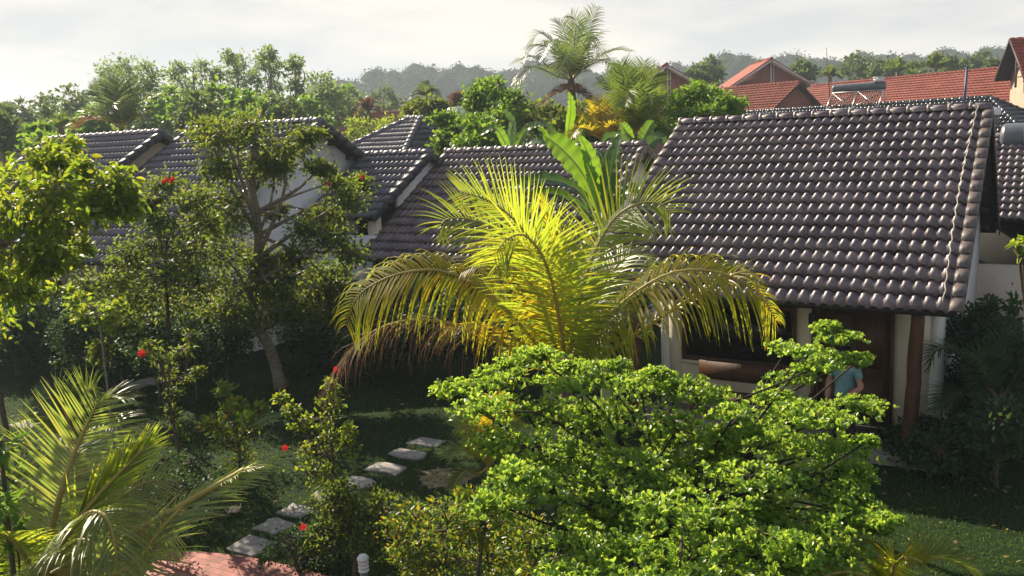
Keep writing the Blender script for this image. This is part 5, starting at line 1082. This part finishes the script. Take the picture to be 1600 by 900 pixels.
# hedge of dark shrubs along the bungalow fronts
g_ = 'dark shrubs in the shade along the bungalow fronts'
HXS = [-40, 20, 75, 130, 185, 240, 300, 350, 470, 510, 550, 600, 560, 640, 700, 760, 820, 930, 965, 990, 50, 330, 205, 450, 610]
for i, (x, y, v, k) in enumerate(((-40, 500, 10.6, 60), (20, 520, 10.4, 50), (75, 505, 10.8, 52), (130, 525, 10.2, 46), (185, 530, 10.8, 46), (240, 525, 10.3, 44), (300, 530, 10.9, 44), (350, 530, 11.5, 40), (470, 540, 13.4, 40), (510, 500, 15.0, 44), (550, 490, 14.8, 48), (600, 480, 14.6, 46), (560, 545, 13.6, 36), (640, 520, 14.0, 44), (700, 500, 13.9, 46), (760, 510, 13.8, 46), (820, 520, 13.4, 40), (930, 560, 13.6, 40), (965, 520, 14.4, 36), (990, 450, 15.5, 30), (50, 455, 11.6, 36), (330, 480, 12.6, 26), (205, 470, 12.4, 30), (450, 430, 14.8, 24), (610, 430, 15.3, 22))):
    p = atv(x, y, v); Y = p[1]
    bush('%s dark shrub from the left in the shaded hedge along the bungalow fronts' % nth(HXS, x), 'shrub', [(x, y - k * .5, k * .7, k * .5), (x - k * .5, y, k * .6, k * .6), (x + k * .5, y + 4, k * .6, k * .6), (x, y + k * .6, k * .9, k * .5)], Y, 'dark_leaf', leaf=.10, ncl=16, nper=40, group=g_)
# ------------------------------------------------------------------ bench, person, small things
FL = .14
u0_, _, zt = to_uv(atv(1087, 566, 13.62)); u1_ = to_uv(atv(1216, 580, 13.62))[0]
bz = FL
rb = thing('bench', uvw((u0_ + u1_) / 2, 13.6, FL), 'wooden bench with a solid plank back under the front window', 'bench')
mb = MB(); mb.ubox(u0_, u1_, 13.78, 13.82, FL + .62, zt); mb.build('backrest', M['wood_dark'], rb)
mb = MB(); mb.ubox(u0_, u1_, 13.32, 13.78, FL + .40, FL + .45); mb.build('seat', M['wood_dark'], rb)
for uu in (u0_, u1_ - .07):
    for vv in (13.32, 13.73):
        mb = MB(); mb.ubox(uu, uu + .07, vv, vv + .07, FL, FL + (.40 if vv < 13.5 else .62)); mb.build('leg', M['wood_dark'], rb)
for uu in (u0_, u1_ - .06):
    mb = MB(); mb.ubox(uu, uu + .06, 13.30, 13.78, FL + .62, FL + .66); mb.build('armrest', M['wood_dark'], rb)
# person sweeping -----------------------------------------------------------------
M['skin'] = mnoise('warm_skin', [(.3, (.34, .17, .11)), (.7, (.42, .22, .15))], 6, .55)
M['shirt'] = mnoise('teal_shirt_cloth', [(.3, (.13, .27, .29)), (.7, (.19, .35, .37))], 8, .9, .2, 40)
M['sleeve'] = mnoise('checked_sleeve_cloth', [(.35, (.38, .13, .10)), (.5, (.50, .28, .22)), (.65, (.20, .08, .08))], 26, .9)
M['trousers'] = mnoise('black_trouser_cloth', [(.3, (.012, .012, .014)), (.7, (.025, .024, .028))], 8, .9)
M['hair'] = mnoise('black_hair', [(.3, (.008, .007, .006)), (.7, (.02, .016, .014))], 30, .5)
pb_ = atv(1320, 617, 13.0); pu, pv, _z = to_uv(pb_)
O_ = uvw(pu, pv, FL); ang = R(-12)
Rt = UD * math.cos(ang) + VD * math.sin(ang); Fw = -(VD * math.cos(ang) - UD * math.sin(ang)); 
def B(x, y, z): return O_ + Rt * x + Fw * y + ZD * z      # x image right, y towards camera
def skin_mesh(name, verts, edges, radii, mat, parent, sub=2, rootv=0):
    me = bpy.data.meshes.new(name); o_ = np.array(parent['_o'])
    me.from_pydata([tuple(np.asarray(v) - o_) for v in verts], edges, []); me.materials.append(mat)
    ob = bpy.data.objects.new(name, me); C.objects.link(ob); ob.parent = parent; ob['_o'] = parent['_o']
    s = ob.modifiers.new('skin', 'SKIN'); s.use_smooth_shade = True
    lay = me.skin_vertices[0] if me.skin_vertices else None
    if lay is None:
        return ob
    for i, r in enumerate(radii):
        lay.data[i].radius = (r, r) if np.isscalar(r) else r
    lay.data[rootv].use_root = True
    q = ob.modifiers.new('sub', 'SUBSURF'); q.levels = sub; q.render_levels = sub
    return ob
def with_skin(name, verts, edges, radii, mat, parent, sub=2):
    """tube-network fallback without ops: skin layer needs bmesh"""
    import bmesh
    bm = bmesh.new(); o_ = np.array(parent['_o']); L_ = bm.verts.layers.skin.verify()
    vs_ = []
    for v, r in zip(verts, radii):
        q = bm.verts.new(tuple(np.asarray(v) - o_)); q[L_].radius = (r, r) if np.isscalar(r) else r; vs_.append(q)
    vs_[0][L_].use_root = True
    for a, b in edges: bm.edges.new((vs_[a], vs_[b]))
    me = bpy.data.meshes.new(name); bm.to_mesh(me); bm.free(); me.materials.append(mat)
    ob = bpy.data.objects.new(name, me); C.objects.link(ob); ob.parent = parent; ob['_o'] = parent['_o']
    s = ob.modifiers.new('skin', 'SKIN'); s.use_smooth_shade = True
    q = ob.modifiers.new('sub', 'SUBSURF'); q.levels = sub; q.render_levels = sub
    return ob
per = thing('person', O_, 'person in teal shirt and checked sleeves holding a stick behind the shrub, by the door', 'person')
Lh, Rh = B(-.20, .16, .70), B(-.06, .30, .82)
V_ = [B(0, 0, .82), B(0, 0, 1.0), B(0, .01, 1.18), B(0, 0, 1.27), B(0, .02, 1.33), B(0, .03, 1.40), B(0, .04, 1.47), B(0, .03, 1.52),
      B(-.17, 0, 1.24), B(-.24, .02, .98), B(-.21, .13, .77), Lh,
      B(.17, 0, 1.24), B(.25, .04, 1.00), B(.08, .25, .86), Rh,
      B(-.09, 0, .78), B(-.10, .03, .44), B(-.11, -.01, .07), B(-.12, .12, .03),
      B(.09, 0, .78), B(.11, .03, .44), B(.13, -.01, .07), B(.14, .12, .03)]
Ed = [(0, 1), (1, 2), (2, 3), (3, 4), (4, 5), (5, 6), (6, 7), (3, 8), (8, 9), (9, 10), (10, 11), (3, 12), (12, 13), (13, 14), (14, 15), (0, 16), (16, 17), (17, 18), (18, 19), (0, 20), (20, 21), (21, 22), (22, 23)]
Rd = [(.15, .11), (.12, .09), (.14, .10), (.10, .08), .05, .075, .092, .07, .055, .042, .032, .028, .055, .042, .032, .028, .085, .055, .04, .03, .085, .055, .04, .03]
body = with_skin('body', V_, Ed, Rd, M['skin'], per)
# clothing follows the body
sh_ = with_skin('shirt', [B(0, 0, .80), B(0, 0, .86), B(0, 0, 1.0), B(0, .01, 1.18), B(0, 0, 1.27), B(-.17, 0, 1.245), B(-.215, .01, 1.10), B(.17, 0, 1.245), B(.225, .02, 1.11)], [(0, 1), (1, 2), (2, 3), (3, 4), (4, 5), (5, 6), (4, 7), (7, 8)], [(.175, .135), (.17, .13), (.145, .115), (.165, .125), (.115, .09), .07, .06, .07, .06], M['shirt'], per)
tr_ = with_skin('trousers', [B(0, 0, .86), B(0, 0, .80), B(-.09, 0, .74), B(-.10, .03, .44), B(-.11, -.01, .10), B(.09, 0, .74), B(.11, .03, .44), B(.13, -.01, .10)], [(0, 1), (1, 2), (2, 3), (3, 4), (1, 5), (5, 6), (6, 7)], [(.16, .12), (.165, .125), .10, .072, .062, .10, .072, .062], M['trousers'], per)
for (a, b, c_) in ((B(-.215, .01, 1.09), B(-.24, .02, .98), B(-.213, .12, .785)), (B(.225, .02, 1.10), B(.25, .04, 1.00), B(.10, .24, .868))):
    with_skin('sleeve', [a, b, c_], [(0, 1), (1, 2)], [.052, .05, .042], M['sleeve'], per)
# face and hair
hd = B(0, .045, 1.455)
mb = MB()
for s in (-1, 1): mb.tube([hd + Rt * .033 * s + Fw * .083 + ZD * .01, hd + Rt * .033 * s + Fw * .090 + ZD * .01], [.012, .009], 8)
mb.build('eyes', M['hair'], per)
mb = MB(); mb.tube([hd + Fw * .084 + ZD * .01, hd + Fw * .107 - ZD * .022, hd + Fw * .088 - ZD * .028], [.008, .014, .009], 8); mb.build('nose', M['skin'], per, smooth=True)
mb = MB(); mb.tube([hd + Rt * -.024 + Fw * .080 - ZD * .052, hd + Fw * .088 - ZD * .054, hd + Rt * .024 + Fw * .080 - ZD * .052], [.004, .007, .004], 6); mb.build('mouth', M['sleeve'], per)
with_skin('hair', [hd + ZD * .035 - Fw * .03, hd + ZD * .075 - Fw * .01, hd - ZD * .04 - Fw * .055, hd - ZD * .10 - Fw * .065], [(0, 1), (0, 2), (2, 3)], [(.098, .095), (.07, .07), (.07, .05), (.035, .03)], M['hair'], per)
# hands: palm rooted at wrist with five curled fingers
dst = nrm(Lh - Rh)
for hp, wr, hs in ((Lh, B(-.21, .13, .77), 1), (Rh, B(.08, .25, .86), -1)):
    t = nrm(hp - wr); s_ = nrm(np.cross(t, dst)); vv = []; ee = []; rr = []
    vv.append(wr); rr.append(.024); vv.append(hp); rr.append((.034, .022)); ee.append((0, 1))
    o = with_skin('hand', vv, ee, rr, M['skin'], per, 1)
    for k, (off, ln) in enumerate(((-.030, .062), (-.010, .072), (.010, .068), (.029, .054))):
        a = hp + dst * off + t * .012; p = [a, a + t * ln * .42 + s_ * .006, a + t * ln * .55 - s_ * ln * .38, a + t * ln * .15 - s_ * ln * .55]
        with_skin('finger', p, [(0, 1), (1, 2), (2, 3)], [.0095, .009, .0085, .007], M['skin'], o, 1)
    a = hp - dst * .02 * hs - t * .03; with_skin('thumb', [a, a - dst * .025 * hs + t * .02 - s_ * .02, a + t * .05 - s_ * .03], [(0, 1), (1, 2)], [.012, .011, .008], M['skin'], o, 1)
bs = thing('broom', Lh + dst * .9, 'thin broom stick held by the person by the door', 'broom')
mb = MB(); mb.tube([Rh - dst * .25 - Fw * 0, Lh + dst * .62], .011, 8); mb.build('handle', M['cable'], bs, smooth=True)
e_ = Lh + dst * .62; mb = MB()
for i in range(60): mb.tube([e_, e_ + dst * .3 + RNG.normal(0, .05, 3)], [.004, .002], 4)
mb.build('bristles', M['dry'], bs)
# garden bollard, husk, stake
top = at(567, 873, 8.75); p = np.array([top[0], top[1], 0]); hh = top[2]
rb = thing('garden_light', [p[0], p[1], 0], 'short white garden bollard light at the bottom edge', 'garden light')
mb = MB(); mb.tube([[p[0], p[1], 0], [p[0], p[1], max(.3, hh - .16)]], .045, 14); mb.build('post', M['tank_grey'], rb, smooth=True)
h0 = max(.3, hh - .16)
for i in range(3):
    mb = MB(); z = h0 + .01 + i * .045; mb.tube([[p[0], p[1], z], [p[0], p[1], z + .012], [p[0], p[1], z + .03], [p[0], p[1], z + .036]], [.042, .062, .055, .04], 16); mb.build('louvre', M['tank_white'], rb)
mb = MB(); z = h0 + .15; mb.tube([[p[0], p[1], z], [p[0], p[1], z + .02], [p[0], p[1], z + .05], [p[0], p[1], z + .065]], [.066, .066, .045, .012], 16); mb.build('cap', M['tank_white'], rb, smooth=True)
p = atz(358, 806, 0); mb = MB()
M['husk'] = mnoise('pale_husk', [(.3, (.42, .28, .22)), (.7, (.66, .54, .48))], 9, .8, .3)
n = 14; V = []; Q = []
for i in range(n):
    a = -1.3 + 2.6 * i / (n - 1)
    for j in range(5):
        b_ = -.9 + 1.8 * j / 4; w = .15 * math.cos(a * .9)
        V.append((p[0] + math.sin(a) * .17, p[1] + w * math.sin(b_) * .9 + .02 * a, .03 + .11 * (1 - math.cos(b_)) + .09 * (1 - math.cos(a)) + .02 * math.sin(i)))
for i in range(n - 1):
    for j in range(4): q = i * 5 + j; Q.append((q, q + 1, q + 6, q + 5))
mb.add(V, Q); ho = mb.build('dry_husk', M['husk'], origin=[p[0], p[1], 0], smooth=True)
sm = ho.modifiers.new('solid', 'SOLIDIFY'); sm.thickness = .012
tag(ho, 'pale curled dry husk lying on the lawn beside the stepping stones', 'husk')
p = at(14, 690, 9.2); mb = MB(); a = at(-4, 600, 9.2); mb.tube(spline([[p[0] + .1, p[1], 0], p, a, a + (a - p) * .3], 8), [.035, .035, .03, .03, .028, .026, .022, .018], 8)
tag(mb.build('tree_stake', M['bark_dark'], origin=[p[0] + .1, p[1], 0], smooth=True), 'dark slanting stake at the left edge of the lawn', 'stake')
# grass
mb = MB(); n = 95000
gy = RNG.uniform(7.5, 19, n); gx = (RNG.random(n) * 1.36 - .66) * gy
uu = gx * UD[0] + gy * UD[1]; vv = gx * VD[0] + gy * VD[1]
keep = (vv < 13.5) & ~((vv > 12.8) & (uu > -7))
pat = np.array([q[:2] for q in poly]); 
def inpoly(x, y, P_):
    ins = np.zeros(len(x), bool); j = len(P_) - 1
    for i in range(len(P_)):
        xi, yi, xj, yj = *P_[i], *P_[j]; cnd = ((yi > y) != (yj > y)) & (x < (xj - xi) * (y - yi) / (yj - yi + 1e-9) + xi); ins ^= cnd; j = i
    return ins
keep &= ~inpoly(gx, gy, pat)
for o in C.objects:
    if o.name.startswith('stepping_stone'):
        me = o.data; r_ = 0.22; keep &= ((gx - o.location[0]) ** 2 + (gy - o.location[1]) ** 2) > r_ ** 2
gx, gy = gx[keep], gy[keep]; n = len(gx)
pos = np.stack([gx, gy, np.zeros(n)], 1); dv = nrm(RNG.normal(0, .5, (n, 3)) * [1, 1, 0] + [0, 0, 1]); nv = rdir(n)
l_ = RNG.uniform(.025, .06, n); leaves(mb, pos, dv, nv, l_, .010, 'kite')
M['grass'] = mleaf('grass_blades', [G(.018, .045, .012), G(.03, .065, .016), G(.055, .08, .02)], [G(.10, .20, .02), G(.16, .28, .03), G(.26, .32, .04)], .4, .6, .2)
tag(mb.build('grass', M['grass']), 'short grass of the shaded lawn', 'grass', kind='stuff')
mb = MB(); k = RNG.choice(len(gx), 700, replace=False); p_ = np.stack([gx[k], gy[k], RNG.uniform(.03, .06, 700)], 1)
l_ = RNG.uniform(.04, .09, 700); leaves(mb, p_, rdir(700) * [1, 1, .25], rdir(700, 2.5), l_, l_ * .5, 'ovate')
M['litter'] = mleaf('fallen_leaf', [G(.12, .07, .03), G(.25, .16, .06), G(.33, .26, .10)], [G(.1, .06, .02), G(.2, .14, .04), G(.3, .2, .06)], .15, .7, .2)
tag(mb.build('leaf_litter', M['litter']), 'fallen brown leaves scattered over the lawn', 'leaf litter', kind='stuff')
# ------------------------------------------------------------------ haze
hz = MB(); hz.box((0, 205, 19), (440, 0, 0), (0, 255, 0), (0, 0, 24))
hm = bpy.data.materials.new('haze_air'); hm.use_nodes = True; t = hm.node_tree; t.nodes.clear()
vo = t.nodes.new('ShaderNodeVolumePrincipled'); vo.inputs['Color'].default_value = (.76, .87, 1, 1); vo.inputs['Density'].default_value = .0007; vo.inputs['Anisotropy'].default_value = .25
ou = t.nodes.new('ShaderNodeOutputMaterial'); t.links.new(vo.outputs[0], ou.inputs['Volume'])
tag(hz.build('haze', hm), 'thin bluish haze over the garden and the hills', 'haze', kind='stuff')
for o in list(C.objects):
    if '_o' in o.keys(): del o['_o']
